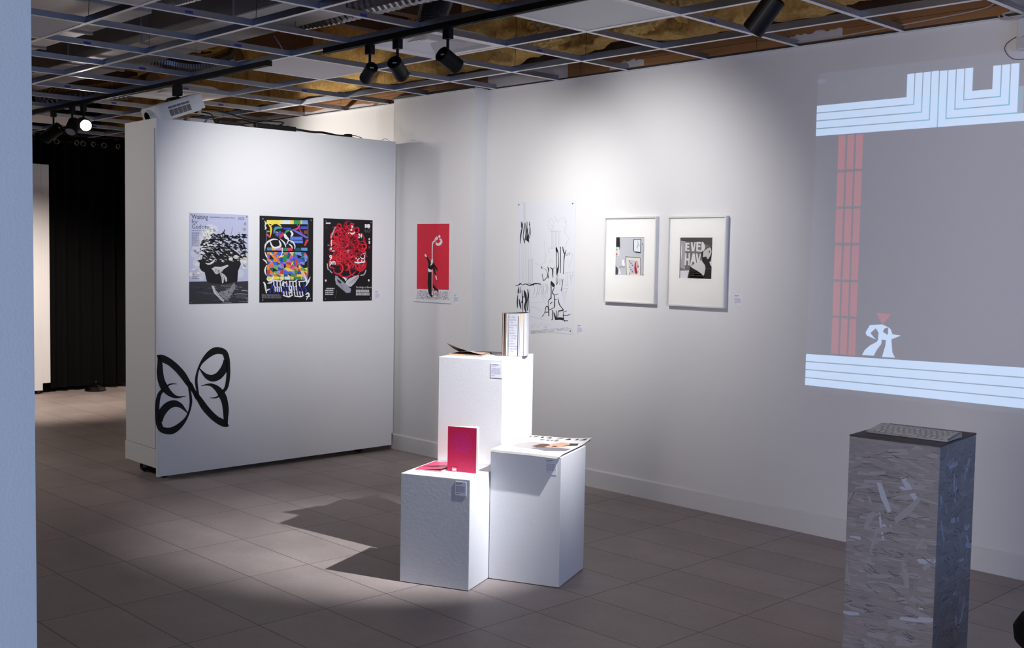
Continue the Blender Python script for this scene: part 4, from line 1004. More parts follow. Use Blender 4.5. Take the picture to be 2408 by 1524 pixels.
def ph1(a):
    rn = random.Random(3)
    a.L().rect(150, 195, 240, 440, (.16, .15, .19)).poly([(205, 195), (235, 195), (248, 450), (228, 520)], (.62, .24, .32)).rect(140, 450, 230, 660, (.86, .87, .88))
    a.poly([(140, 900), (190, 960), (205, 1040), (190, 1130), (135, 1130)], (.30, .29, .37)).poly([(290, 760), (340, 750), (370, 900), (300, 900)], (.95, .95, .95)).poly([(230, 960), (280, 1100), (210, 1100)], (.93, .93, .94)).rect(795, 380, 850, 1100, (.70, .71, .76)).poly([(240, 900), (360, 900), (370, 960), (220, 960)], (.68, .69, .73))
    a.L().poly([(565, 255), (758, 255), (752, 600), (610, 580), (568, 545)], (.20, .27, .24)).poly([(138, 580), (185, 610), (180, 640), (140, 630)], (.80, .30, .30)).poly([(375, 672), (745, 705), (765, 1150), (410, 1135)], (.16, .17, .17))
    a.L().poly([(586, 268), (742, 268), (738, 565), (588, 548)], (.90, .92, .95)).poly([(388, 690), (738, 715), (752, 1145), (418, 1130)], (.89, .88, .85)).stroke([(145, 490, 14), (180, 520, 20)], 10, (.25, .25, .25)).stroke([(140, 640, 10), (160, 670, 10)], 10, (.2, .2, .2))
    a.L().stroke([(670, 300), (685, 350), (680, 400), (650, 460)], 8, (.30, .30, .36)).stroke([(690, 390), (725, 425)], 9, (.75, .25, .35)).stroke([(680, 400), (670, 500)], 5, (.6, .6, .68))
    for i in range(7): a.ell(480 + 40 * (i % 3), 780 + 55 * i, 10, 14, (.55, .45, .62))
    a.poly([(450, 760), (620, 770), (640, 1100), (500, 1110)], (.80, .79, .84))
    a.L().ell(650, 950, 48, 160, (.66, .17, .24), 24); a.L().ell(665, 880, 28, 90, (.88, .66, .70), 20); a.ell(690, 990, 30, 60, (.90, .88, .88), 16).ell(692, 925, 12, 28, (.45, .12, .18)).poly([(800, 1095), (840, 1130), (838, 1155), (812, 1150)], (.15, .15, .17)).ell(792, 368, 13, 13, (.12, .12, .14))
    for i in range(7): a.ell(480 + 35 * (i % 3), 800 + 48 * i, 10, 15, (.52, .38, .55))
def ph2(a):
    a.L().poly([(195, 215), (1050, 215), (1045, 470), (700, 340), (200, 300)], (.33, .31, .31)).poly([(205, 300), (330, 310), (320, 1050), (205, 1000)], (.66, .66, .69)).poly([(180, 1080), (430, 1075), (385, 1285), (178, 1275)], (.88, .88, .90)).rect(178, 1080, 200, 1275, (.4, .4, .42))
    a.L().stroke([(195, 292), (400, 318), (760, 320)], 14, (.16, .15, .15)).stroke([(235, 400, 6), (225, 600, 18), (230, 780, 6)], 10, (.92, .92, .93))
    LT = (.88, .88, .89)
    a.poly([(330, 360), (430, 360), (430, 405), (375, 405), (375, 445), (428, 445), (428, 490), (372, 490), (370, 535), (440, 540), (440, 575), (322, 568)], LT)
    a.poly([(468, 350), (510, 345), (535, 500), (565, 340), (600, 340), (560, 580), (495, 578)], LT)
    a.poly([(615, 335), (730, 335), (730, 385), (660, 382), (660, 425), (722, 428), (722, 470), (660, 468), (658, 545), (735, 550), (730, 590), (612, 580)], LT)
    a.poly([(752, 325), (800, 350), (840, 430), (845, 500), (810, 570), (775, 560), (760, 605), (742, 600)], LT)
    a.poly([(325, 625), (362, 628), (360, 760), (410, 765), (412, 628), (450, 630), (440, 945), (402, 942), (408, 820), (358, 815), (352, 940), (305, 938)], LT)
    a.poly([(520, 635), (570, 638), (620, 900), (575, 930), (560, 850), (515, 850), (490, 950), (450, 948)], LT)
    a.poly([(602, 640), (650, 640), (665, 800), (710, 645), (740, 650), (700, 850), (640, 880)], LT)
    a.L()
    a.poly([(742, 605), (790, 590), (870, 500), (960, 460), (1050, 470), (1035, 1310), (385, 1285), (440, 1090), (450, 1000), (470, 975), (560, 1030), (780, 800), (750, 720)], (.15, .135, .15))
    a.poly([(395, 1250), (440, 1110), (700, 1110), (840, 1240), (830, 1300), (388, 1285)], (.26, .24, .24))
    a.L()
    a.poly([(465, 975), (560, 910), (700, 840), (745, 800), (800, 880), (850, 950), (862, 1020), (830, 1180), (808, 1220), (740, 1150), (640, 1080), (560, 1040)], (.84, .835, .85))
    a.poly([(785, 735), (800, 590), (880, 520), (960, 475), (1000, 490), (1018, 590), (990, 690), (930, 785), (895, 770), (880, 715)], (.80, .795, .80))
    a.poly([(1040, 460), (1052, 440), (1034, 1000), (985, 930), (960, 860), (1000, 840), (1020, 700)], (.86, .86, .88))
    a.L().poly([(955, 560), (975, 570), (970, 620), (948, 615)], (.16, .15, .16)).stroke([(890, 570), (930, 590)], 6, (.5, .5, .52)).stroke([(880, 1035, 4), (930, 1028, 12), (1000, 1045, 4)], 8, (.42, .41, .44))
framed(-.899, 1.229, .424, .545, (.213, .235, .760, .675), ((150, 195), (850, 200), (840, 1155), (135, 1130)), ((.78, .79, .82), ph1), 'framed photograph of pictures on a white wall, left of the framed pair')
framed(-.385, 1.227, .428, .545, (.206, .235, .757, .685), ((195, 215), (1050, 215), (1030, 1310), (180, 1275)), ((.47, .45, .46), ph2), 'framed black and white photograph with large letters, right of the framed pair')

# small caption cards
INKB = (.30, .30, .48)
def card(M, lab, w=.053, h=.070, seed=1, head='', t=.0012):
    a = Art(w, h, thick=t, base=(.91, .91, .95)); a.f = lambda x, y: (x, y); rn = random.Random(seed); a.L()
    rr = w
    if head: a.text(head, .08, .125, .0075, (.16, .16, .36), bold=.02, sx=.95)
    else: a.lines(.08, .07, .62, 1, .1, .055, (.40, .40, .56), rn, .05)
    a.lines(.08, .17, .42, 1, .1, .04, (.62, .62, .74), rn, .1); a.lines(.08, .31, .84, 8, .058, .034, (.68, .68, .78), rn, .10); a.lines(.08, .83, .3, 1, .1, .035, (.55, .55, .68), rn, .1)
    o = a.done('caption_card', M); tag(o, lab, 'caption card', 'small printed caption cards')
    return o
card(frame(on_mw(1.7315, 1.1660, .0003), MU, MN), 'tiny white caption card beside the black and red poster', .048, .068, 1)
card(frame((-2.2575, PY + .0004, 1.1600), XU, YN), 'tiny white caption card right of the red poster', .056, .070, 2)
card(frame((-1.1488, .0004, 1.0000), XU, YN), 'tiny white caption card at lower right of the large white poster', .054, .068, 3)
card(frame((.0915, .0004, 1.2475), XU, YN), 'tiny white caption card right of the framed photographs', .053, .064, 4)

# ------------------------------------------------------------------ white display plinths
PA = Vector((-.1292, -2.2844, 0)); AN = math.radians(23.7)
E1 = Vector((math.cos(AN), math.sin(AN), 0)); E2 = Vector((-math.sin(AN), math.cos(AN), 0))
def pl(s, t, z=0.0): return PA + E1 * s + E2 * t + Vector((0, 0, z))
def plinth(s, t, w, d, h, lab):
    o = empty('display_plinth', tuple(pl(s, t)), AN)
    bm = B(); box(bm, (0, 0, .003), (w, d, h), 0, .0022, 2); link('cube', bm, PLINTH, o)
    bm = B(); box(bm, (.012, .012, 0), (w - .012, d - .012, .004)); link('base_board', bm, RUBBER, o)
    tag(o, lab, 'plinth', 'white display plinths'); return o
plinth(0, 0, .350, .348, .509, 'lowest white plinth at front left, holding the pink books')
plinth(.353, .2205, .350, .350, .605, 'medium white plinth at front right, topped by the magazine')
plinth(.012, .355, .3395, .400, 1.020, 'tallest white plinth at the back with the standing open book')
FE = E1; FN = -E2
card(frame(pl(.2885, .3547, .9330), FE, FN), 'caption card on the front of the tallest plinth', .060, .069, 5)
card(frame(pl(.2770, -.0003, .4330), FE, FN), 'caption card on the front of the lowest plinth', .055, .063, 6)
card(frame(pl(.353 + .2750, .2202, .5220), FE, FN), 'caption card on the medium plinth under the overhanging magazine', .054, .072, 7)

# pink book standing open a little
PINK = (.80, .13, .33)
def book_frame(s, t, z, ang): return frame(pl(s, t, z), E1 * math.cos(ang) + E2 * math.sin(ang), -E2 * math.cos(ang) + E1 * math.sin(ang))
o = empty('book', tuple(pl(.1705, .1425, .5095)), AN)
tag(o, 'magenta paperback with a raised round motif standing upright', 'book', 'magenta books on the lowest plinth')
a = Art(.1440, .2105, thick=.0006, base=mat('magenta_cover', PINK, .42, vary=.03, scale=30, bump=.1, bscale=300)); a.f = lambda x, y: (x, y); a.L(); rn = random.Random(8)
MG = mat('magenta_relief', (.78, .20, .56), .3, bump=.2, bscale=500)
for i in range(210):
    an = i * 2.39996; r = math.sqrt(i / 210)
    x = .5 + .355 * r * math.cos(an); y = .345 + .255 * r * math.sin(an); d = an + PI / 2 + rn.random()
    a.stroke([(x, y, .005), (x + .022 * math.cos(d), y + .017 * math.sin(d), .010), (x + .034 * math.cos(d + .8), y + .026 * math.sin(d + .8), .006)], .01, MG, sub=2)
for i in range(4): a.stroke([(.40 + .05 * i, .80), (.43 + .05 * i, .785), (.44 + .05 * i, .81)], .010, MG, sub=2)
c = a.done('front_cover', frame((0, 0, 0), (1, 0, 0), (0, -1, 0)), o)
bm = B()
for k, (ang, m) in enumerate(((2.6, 0), (6, 0), (10, 1), (13.5, 0), (17.5, 0))):
    M = Matrix.Rotation(math.radians(ang), 4, 'Z'); box(bm, (.001, .0012, .001), (.1425, .0042, .2085), m, 0, M=M)
link('pages', bm, [PAPER, mat('pale_blue_page', (.66, .74, .88), .6)], o)
bm = B(); box(bm, (0, .0018, 0), (.1440, .0030, .2105), 0, M=Matrix.Rotation(math.radians(21), 4, 'Z')); link('back_cover', bm, mat('cream_cover', (.90, .89, .80), .5), o)
bm = B(); box(bm, (-.0022, -.0004, 0), (.0006, .0034, .2105), 0, .0006, 1); link('spine', bm, mat('magenta_cover', PINK), o)
cl = empty('book_clip', tuple(pl(.2065, .1405, .5094)), AN)
bm = B(); box(bm, (-.011, -.0060, 0), (.011, -.0035, .019)); box(bm, (-.011, -.0060, 0), (.011, -.001, .0012)); link('lip', bm, mat('frosted_pink_clip', (.93, .66, .70), .25), cl)
bm = B(); box(bm, (-.006, -.0068, .005), (-.001, -.0060, .013)); box(bm, (.002, -.0068, .005), (.007, -.0060, .013)); link('print_mark', bm, PAPER, cl)
tag(cl, 'tiny clear stand lip holding the standing magenta book', 'book stand')
# pink booklet lying flat
o = empty('book', tuple(pl(.022, .100, .5095)), AN + .015)
bm = B(); box(bm, (0, 0, 0), (.140, .212, .0008)); link('back_cover', bm, mat('magenta_cover', PINK), o)
bm = B(); box(bm, (.001, .001, .0009), (.138, .211, .0042)); link('pages', bm, PAPER, o)
bm = B(); n = 10
for i in range(n):
    x0_, x1_ = .140 * i / n, .140 * (i + 1) / n; f = lambda x: .0046 + .010 * max(0, 1 - x / .07) ** 2 * 0 + .012 * (x / .14) ** 2
    vs = [bm.verts.new(c) for c in ((x0_, 0, f(x0_)), (x1_, 0, f(x1_)), (x1_, .212, f(x1_)), (x0_, .212, f(x0_)))]; bm.faces.new(vs)
    vs = [bm.verts.new(c) for c in ((x0_, 0, f(x0_) - .0006), (x0_, .212, f(x0_) - .0006), (x1_, .212, f(x1_) - .0006), (x1_, 0, f(x1_) - .0006))]; bm.faces.new(vs)
link('front_cover', bm, mat('pink_cover_gloss', (.93, .25, .42), .3), o)
tag(o, 'pink booklet lying flat behind the standing magenta book', 'book', 'magenta books on the lowest plinth')

# things on the tallest plinth
KR = mat('kraft_cover', (.55, .42, .34), .7, vary=.06, scale=40); KD = mat('kraft_inside', (.62, .53, .50), .7, vary=.05, scale=40)
o = empty('booklet', tuple(pl(.012 + .012, .355 + .100, 1.0205)), AN + .10)
bm = B(); box(bm, (-.008, 0, 0), (.168, .165, .0016)); link('back_cover', bm, KR, o)
bm = B(); box(bm, (-.006, .003, .0017), (.166, .162, .0050)); link('pages', bm, mat('kraft_pages', (.78, .68, .56), .7), o)
bm = B(); N, M_ = 14, 8; g_ = {}
for i in range(N + 1):
    for j in range(M_ + 1):
        t, r = i / N, j / M_; th_ = math.radians(17 * (1 - t) ** 1.3 + 1.2) * r ** .3; d_ = .165 * r
        for k, dz in enumerate((0, .0010)): g_[i, j, k] = bm.verts.new((-.008 - .012 * r * (1 - t) + .176 * t, .165 - d_ * math.cos(th_), .0056 + d_ * math.sin(th_) + dz))
for i in range(N):
    for j in range(M_):
        for k in (0, 1): bm.faces.new((g_[i, j, k], g_[i + 1, j, k], g_[i + 1, j + 1, k], g_[i, j + 1, k]))
for i in range(N): bm.faces.new((g_[i, M_, 0], g_[i + 1, M_, 0], g_[i + 1, M_, 1], g_[i, M_, 1]))
link('front_cover', bm, KD, o)
tag(o, 'thin kraft booklet lying with its cover lifted on the tallest plinth', 'booklet')

o = empty('open_book', tuple(pl(.012 + .247, .355 + .205, 1.0215)), AN)
tag(o, 'open text book standing upright with fanned pages on the tallest plinth', 'book')
def leaf(bm, pts, h, mi=0, t=.0009):
    """vertical curved sheet along pts in plan"""
    P = smooth_path([(p[0], p[1], 0) for p in pts], 6)
    nrm = []
    for i in range(len(P)):
        d = (P[min(i + 1, len(P) - 1)] - P[max(i - 1, 0)]).normalized(); nrm.append(Vector((-d.y, d.x, 0)) * t / 2)
    ring = [p + n_ for p, n_ in zip(P, nrm)] + [p - n_ for p, n_ in zip(reversed(P), reversed(nrm))]
    lo_ = [bm.verts.new(p) for p in ring]; hi_ = [bm.verts.new(p + Vector((0, 0, h))) for p in ring]; m = len(ring)
    for i in range(m):
        bm.faces.new((lo_[i], lo_[(i + 1) % m], hi_[(i + 1) % m], hi_[i])).material_index = mi
    k = len(P)
    for i in range(k - 1):
        for L_, fl in ((hi_, 0), (lo_, 1)):
            q = (L_[i], L_[i + 1], L_[m - 2 - i], L_[m - 1 - i]); bm.faces.new(q if not fl else q[::-1]).material_index = mi
HB = .212
BRN = mat('brown_leaf', (.42, .30, .24), .7, vary=.06, scale=30); BKP = mat('black_leaf', (.07, .06, .07), .6); TAN = mat('tan_leaf', (.84, .66, .55), .6); GRP = mat('grey_print_leaf', (.62, .62, .64), .6, vary=.2, scale=60)
HINGE = (.062, .150)
PG = mat('shade_grey_page', (.70, .70, .73), .7, vary=.02, scale=40)  # greyer paper, the pages' shade is put into the colour
bm = B(); leaf(bm, [(.000, .000), (.024, .070), HINGE], HB, 0, .0018); link('front_cover', bm, mat('taupe_cover', (.42, .37, .34), .7, vary=.05, scale=30), o)
bm = B(); leaf(bm, [(.0045, .001), (.028, .070), HINGE], HB - .002, 0); link('leaf', bm, PAPER, o)
bm = B(); leaf(bm, [(.0085, .001), (.031, .066), HINGE], HB - .002, 0, .0026); link('leaf', bm, BKP, o)
bm = B(); leaf(bm, [(.0130, .000), (.036, .062), HINGE], HB - .004, 0, .002); link('leaf', bm, BRN, o)
bm = B(); leaf(bm, [(.0170, .002), (.040, .060), HINGE], HB - .004, 0); link('leaf', bm, BRN, o)
bm = B(); leaf(bm, [(.0210, .004), (.043, .062), HINGE], HB - .004, 0); link('leaf', bm, PAPER, o)
bm = B(); leaf(bm, [(.0270, .006), (.046, .066), HINGE], HB - .004, 0); link('leaf', bm, GRP, o)
bm = B(); leaf(bm, [(.0310, .010), (.060, .020), (.074, .055), HINGE], HB - .0045, 0); link('leaf', bm, PG, o)
a = Art(.045, HB - .004, thick=.0006, base=PG); a.f = lambda x, y: (x, y); a.L()
for i, t in enumerate(('an best', 'systems', '- the', 'resources', 'Most', 'on to', 'dicture', 'Common', 's (of the', 'is by', 'picture', 'authorises', 'statement', '  The')):
    a.text(t, .08, .095 + i * .063, .0125, (.34, .34, .42), sx=.80)
pgx = Vector((.985, .17, 0)).normalized()
a.done('text_page', frame((.0315, .0085, .0), pgx, (pgx.y, -pgx.x, 0)), o)
bm = B(); leaf(bm, [(.079, .018), (.085, .040), (.082, .090), HINGE], HB - .004, 0); link('leaf', bm, PG, o)
a = Art(.019, HB - .003, thick=.0008, base=PG); a.f = lambda x, y: (x, y); a.L().poly([(.05, 0), (.98, 0), (.60, .44), (.46, .55)], TAN)
a.done('tan_page', frame((.0835, .024, 0), (.88, .47, 0), (.47, -.88, 0)), o)['label'] = 'page with a tan triangle'
bm = B(); leaf(bm, [(.102, .034), (.108, .060), (.098, .110), HINGE], HB, 0, .0016); link('back_cover', bm, PG, o)
st = empty('book_stand', tuple(pl(.012 + .228, .355 + .203, 1.0205)), AN)
bm = B(); box(bm, (-.022, -.012, 0), (.016, .060, .0009), 0); box(bm, (-.004, -.014, 0), (.020, -.011, .009), 0, .0008, 1); link('plate', bm, mat('smoky_stand', (.42, .40, .41), .3), st)
tag(st, 'flat grey stand plate at the foot of the open standing book', 'book stand')

# folded newspaper magazine on the medium plinth
o = empty('magazine', tuple(pl(.353, .2205, .6055)), AN)
tag(o, 'large folded newspaper style magazine lying over the medium plinth', 'magazine')
def sheet(z0, x0, y0, x1, y1, curl, t, name, mats, lift=.012):
    bm = B(); nx, ny = 20, 24; V = {}
    for j in range(ny + 1):
        for i in range(nx + 1):
            u, v = i / nx, j / ny; x = x0 + (x1 - x0) * u; y = y0 + (y1 - y0) * v
            z = z0 + lift * math.exp(-((u - .0) / .12) ** 2) * .35 * (1 - v) + curl * max(0, u + v - 1.5) ** 2 * 1.3 + .004 * math.sin(PI * u) * (1 - v) ** 3
            z -= .006 * max(0, (.10 - v) / .10) ** 1.5 * (.4 + .6 * u)
            V[i, j] = z; V[i, j, 'p'] = (x, y)
    for s_, dz in ((1, t), (-1, 0)):
        W_ = {(i, j): bm.verts.new((*V[i, j, 'p'], V[i, j] + dz)) for i in range(nx + 1) for j in range(ny + 1)}
        for j in range(ny):
            for i in range(nx): bm.faces.new((W_[i, j], W_[i + 1, j], W_[i + 1, j + 1], W_[i, j + 1]))
    return bm, V, nx, ny
NEWS = mat('newsprint', (.80, .79, .78), .7, vary=.02, scale=60)
for k in range(4):
    bm, V, nx, ny = sheet(.0022 + k * .0022, .018 - k * .003, -.030 + k * .004, .338 + k * .003, .455 + k * .003, .020 + .007 * k, .0008, '', None)
    if k < 3: link('page_fold', bm, NEWS, o, smooth=True)
bm2 = bm
link('front_page', bm2, NEWS, o, smooth=True)
# printed picture and masthead draped on the front page
def zat(u, v):
    i = min(nx - 1, max(0, int(u * nx))); j = min(ny - 1, max(0, int(v * ny))); fu, fv = u * nx - i, v * ny - j
    return (V[i, j] * (1 - fu) + V[i + 1, j] * fu) * (1 - fv) + (V[i, j + 1] * (1 - fu) + V[i + 1, j + 1] * fu) * fv
bm = B(); pm = []
def blob(pts, m, lay):
    if m not in pm: pm.append(m)
    # dense fill so the print follows the sheet
    f = bm.faces.new([bm.verts.new((u, v, lay)) for u, v in pts]); f.material_index = pm.index(m); f.normal_update()
NB = ink((.16, .15, .16)); SKN = ink((.72, .53, .44)); HAIR = ink((.30, .19, .16)); GR1 = ink((.40, .39, .41)); GR2 = ink((.58, .56, .56))
blob([(.12, .30), (.30, .22), (.52, .20), (.62, .30), (.60, .52), (.45, .62), (.25, .60), (.14, .48)], GR2, 1)
blob([(.45, .24), (.70, .16), (.95, .26), (.97, .40), (.78, .40), (.60, .36), (.50, .34)], GR1, 2)
blob([(.40, .36), (.50, .32), (.62, .34), (.64, .46), (.56, .56), (.44, .52)], HAIR, 3)
blob([(.58, .36), (.78, .42), (.86, .56), (.80, .70), (.66, .72), (.58, .60), (.60, .48)], SKN, 4)
blob([(.78, .50), (.96, .60), (.92, .72), (.80, .70), (.84, .60)], NB, 5)
blob([(.66, .42), (.72, .43), (.73, .48), (.67, .48)], NB, 6)
for i, (x0_, w_) in enumerate(((.30, .06), (.40, .05), (.47, .03), (.52, .06))): blob([(x0_, .74), (x0_ + w_, .74), (x0_ + w_, .82), (x0_, .82)], GR1, 3)
for x0_, pts in ((.06, [(0, 0), (.03, 0), (.03, .08), (0, .08)]), (.12, [(0, 0), (.04, 0), (.07, .08), (.03, .08)]), (.25, [(0, 0), (.04, 0), (.02, .08), (-.02, .08)]), (.33, [(0, 0), (.09, 0), (.06, .08), (.02, .08)]), (.48, [(0, 0), (.04, 0), (.10, .08), (.06, .08)]), (.62, [(0, 0), (.09, 0), (.07, .08), (.03, .08)]), (.78, [(0, 0), (.035, 0), (.035, .08), (0, .08)]), (.84, [(0, 0), (.10, 0), (.10, .08), (.07, .08)])):
    blob([(x0_ + a_, .88 + b_) for a_, b_ in pts], NB, 3)
bmesh.ops.triangulate(bm, faces=bm.faces[:])
bmesh.ops.subdivide_edges(bm, edges=bm.edges[:], cuts=3, use_grid_fill=True)
x0_, y0_, x1_, y1_ = .018 - .009, -.030 + .012, .338 + .009, .455 + .009
for v in bm.verts:
    u, w_, l_ = v.co; u = min(1, max(0, u)); w_ = min(1, max(0, w_)); v.co = Vector((x0_ + (x1_ - x0_) * u, y0_ + (y1_ - y0_) * w_, zat(u, w_) + .0009 + l_ * .00012))
link('cover_print', bm, pm, o)

# ------------------------------------------------------------------ strand board plinth with keyboard
P0 = Vector((1.9658, -2.0143, 0)); AP = math.radians(6.2)
o = empty('strand_board_plinth', tuple(P0), AP)
bm = B(); box(bm, (0, 0, 0), (.3035, .362, .9245), 0, .0012, 1); rn = random.Random(77); ST = [OSB, mat('strand_pale', (.57, .60, .68), .5, vary=.08, scale=60), mat('strand_mid', (.49, .49, .53), .5, vary=.10, scale=60), mat('strand_warm', (.455, .445, .47), .55, vary=.10, scale=60), mat('strand_dark', (.25, .26, .31), .6, vary=.15, scale=60)]
def strand(face, c, z, l, w_, an, mi, off):
    ca, sa = math.cos(an), math.sin(an); k = .35 + .4 * rn.random()
    P_ = [(-l / 2, -w_ / 2 * k), (-l / 2 + w_ * .4, w_ / 2), (l / 2 - w_ * .3 * rn.random(), w_ / 2 * (.6 + .4 * rn.random())), (l / 2, -w_ / 2 * k), (0, -w_ / 2)]
    vs = []
    for a_, b_ in P_:
        h_ = min(.3030 if face == 'f' else .3615, max(.0006, c + a_ * ca - b_ * sa)); zz = min(.923, max(.002, z + a_ * sa + b_ * ca))
        vs.append(bm.verts.new((h_, -off, zz) if face == 'f' else (.3035 + off, h_, zz)))
    try: bm.faces.new(vs).material_index = mi
    except ValueError: pass
for i in range(150):
    for face, W_ in (('f', .3035), ('r', .362)):
        steep = rn.random() < (.22 if face == 'f' else .6)
        an = (rn.uniform(-1.45, -.9) if rn.random() < .5 else rn.uniform(.8, 1.4)) if steep else rn.uniform(-.35, .30)
        mi = 1 if rn.random() < (.10 if face == 'f' else .16) else (2 if rn.random() < .45 else 3)
        strand(face, W_ * rn.random(), .925 * rn.random(), .035 + .07 * rn.random(), .007 + .016 * rn.random(), an, mi, .00012 + .0000012 * i)
for i in range(170):
    for face, W_ in (('f', .3035), ('r', .362)):
        c0 = W_ * (.5 + .5 * math.sin(i * 1.7) * rn.random()); z0_ = .925 * (int(rn.random() * 14) + rn.random() * .5) / 14
        strand(face, c0, z0_, .012 + .03 * rn.random(), .0012 + .002 * rn.random(), rn.uniform(-.6, .5), 4, .00032)
strand('f', .125, .735, .105, .021, -1.15, 1, .0004); strand('f', .205, .70, .12, .024, .85, 2, .0004)
link('shaft', bm, ST, o)
bm = B(); box(bm, (-.0008, -.0008, .9245), (.3043, .3628, .930), 0, .0008, 1); link('top_board', bm, mat('black_top_board', (.15, .15, .17), .55, vary=.1, scale=30), o)['label'] = 'black top board'
tag(o, 'tall grey washed strand board plinth with a keyboard on top, at right', 'plinth')
kb = empty('keyboard', tuple(P0 + Vector((math.cos(AP) * .020 - math.sin(AP) * .088, math.sin(AP) * .020 + math.cos(AP) * .088, .9303))), AP - .02)
tag(kb, 'slim silver keyboard with pale keys on the strand board plinth', 'keyboard')
KW, KD_, S0, S1 = .280, .131, .006, .020
ALU = mat('brushed_aluminium', (.60, .60, .64), .38, metal=.85, vary=.03, scale=40); KEYM = mat('key_white', (.80, .80, .82), .5)
bm = B(); vs = [(0, 0, 0), (KW, 0, 0), (KW, KD_, 0), (0, KD_, 0), (0, 0, S0), (KW, 0, S0), (KW, KD_, S1), (0, KD_, S1)]
V_ = [bm.verts.new(v) for v in vs]
for f in ((0, 3, 2, 1), (4, 5, 6, 7), (0, 1, 5, 4), (1, 2, 6, 5), (2, 3, 7, 6), (3, 0, 4, 7)): bm.faces.new([V_[i] for i in f])
bmesh.ops.bevel(bm, geom=bm.edges[:], offset=.0022, segments=2, affect='EDGES'); link('case', bm, ALU, kb)
sl = (S1 - S0) / KD_; KM = Matrix.Translation((0, 0, S0)) @ Matrix.Rotation(math.atan(sl), 4, 'X')
rows_ = [[1.25, 1, 1, 1.25, 5.2, 1.25, 1, 1, 1, 1], [2.3] + [1] * 10 + [2.3], [1.8] + [1] * 11 + [1.8], [1.5] + [1] * 12 + [1.1], [1] * 13 + [1.6], [1.05] * 14]
yk = .0055
for ri, rw in enumerate(rows_):
    hk = .0165 if ri < 5 else .009; tot = sum(rw); gap = .0028; uw = (KW - .011 - gap * (len(rw) - 1)) / tot; xk = .0055
    for w_ in rw:
        bm = B(); box(bm, (xk, yk, .0004), (xk + w_ * uw, yk + hk, .0022), 0, .0006, 1, M=KM); link('key', bm, KEYM, kb); xk += w_ * uw + gap
    yk += hk + .0032
bm = B(); box(bm, (.118, -.0009, .0016), (.142, .0009, .0046)); link('dock_mark', bm, mat('orange_tag', (.72, .46, .30), .5), kb)['label'] = 'small orange mark on the front edge'

# black stool peeping in at the right edge
o = empty('upholstered_stool', (2.795, -2.055, 0))
bm = B(); lathe(bm, [(.19, 0), (.20, .01), (.195, .06), (.16, .22), (.165, .34), (.206, .402)], 40); link('base', bm, RUBBER, o, smooth=True)
bm = B(); lathe(bm, [(.206, .403), (.228, .425), (.232, .455), (.215, .485), (.15, .498), (.02, .50)], 40); link('seat_cushion', bm, CURT, o, smooth=True)
tag(o, 'black upholstered stool mostly cut off at the lower right edge', 'stool')

# ------------------------------------------------------------------ projected picture on the right wall
pj = empty('projected_image', (.59, -.0012, .83))
tag(pj, 'projected video game picture of white bands, red pillar and a small figure', 'projection')
def beam_mat(name, col, s): return mat(name, (.885, .88, .885), .75, emit=col, estr=s, spec=.2)
BM_W = beam_mat('beam_white', (.74, .86, 1.0), .40); BM_R = beam_mat('beam_red', (1.0, .42, .46), .115); BM_B = beam_mat('beam_black_level', (.74, .80, 1.0), .022); BM_L = beam_mat('beam_line', (.58, .78, .90), .15)
def flat(polys, name, m, y=0.0):
    bm = B()
    for p in polys:
        f = bm.faces.new([bm.verts.new((x - .59, y, z - .83)) for x, z in p]); f.normal_update(); bmesh.ops.triangulate(bm, faces=[f])
    link(name, bm, m, pj)
R_ = lambda x0, z0, x1, z1: [(x0, z0), (x1, z0), (x1, z1), (x0, z1)]
XR = 2.62
flat([[(.577, .80), (XR, .80), (XR, 2.535), (.600, 2.535)]], 'black_level', BM_B, .0006)
u_ = .0425; g_ = .0062; T0 = 2.198
bands = []; 
# left L of four nested stripes
for i in range(4):
    zb = T0 + i * u_; xr = 1.280 - i * .043
    bands.append([(.5955 , zb), (xr - g_ / 2, zb), (xr - g_ / 2, 2.479), (xr - .043 + g_ / 2, 2.479), (xr - .043 + g_ / 2, zb + u_ - g_), (.5955, zb + u_ - g_)])
# right U
for i in range(4):
    zb = T0 + i * u_; xl = 1.280 + i * .043 + g_ / 2; xr = 1.717 - i * .043
    if i == 0: bands.append([(xl, zb), (XR, zb), (XR, zb + u_ - g_), (xl + .043 - g_, zb + u_ - g_), (xl + .043 - g_, 2.476), (xl, 2.477)])
    else: bands.append([(xl, zb), (xr - g_ / 2, zb), (xr - g_ / 2, 2.472), (xr - .043 + g_ / 2, 2.473), (xr - .043 + g_ / 2, zb + u_ - g_), (xl + .043 - g_, zb + u_ - g_), (xl + .043 - g_, 2.475), (xl, 2.476)])
flat(bands, 'white_bands', BM_W)
flat([R_(.5955, T0 + .001, 1.28, T0 + 4 * u_ - .006), R_(1.108, T0, 1.452, 2.476), R_(1.28, T0 + .001, 1.70, T0 + 4 * u_ - .006), R_(1.547, T0, 1.674, 2.472), R_(1.7, T0, XR, T0 + u_ * .5)], 'band_lines', BM_L, .0003)
low = []; rise = lambda x: (x - .58) * .0195
for i in range(4):
    z0_ = .8275 + i * .0446; k = (i + 1) / 4; k0 = i / 4
    low.append([(.579, z0_), (XR, z0_ + rise(XR) * k0), (XR, z0_ + .0446 - g_ + rise(XR) * k), (.580, z0_ + .0446 - g_)])
flat(low, 'ledge_bands', BM_W)
flat([[(.580, .830), (XR, .830), (XR, 1.0 + rise(XR)), (.580, 1.0)]], 'ledge_lines', BM_L, .0003)
br = []
for c0, c1 in ((.733, .7745), (.7862, .825), (.8362, .8758)):
    for i in range(6):
        z0_ = 1.014 + i * .1965; br.append(R_(c0, z0_ + (.012 if i else 0), c1, z0_ + .1965 - .002 if i < 5 else 2.190))
flat(br, 'pillar_bricks', BM_R)
flat([R_(1.697, 2.26, 1.78, 2.40)], 'red_block', BM_R, .0001)
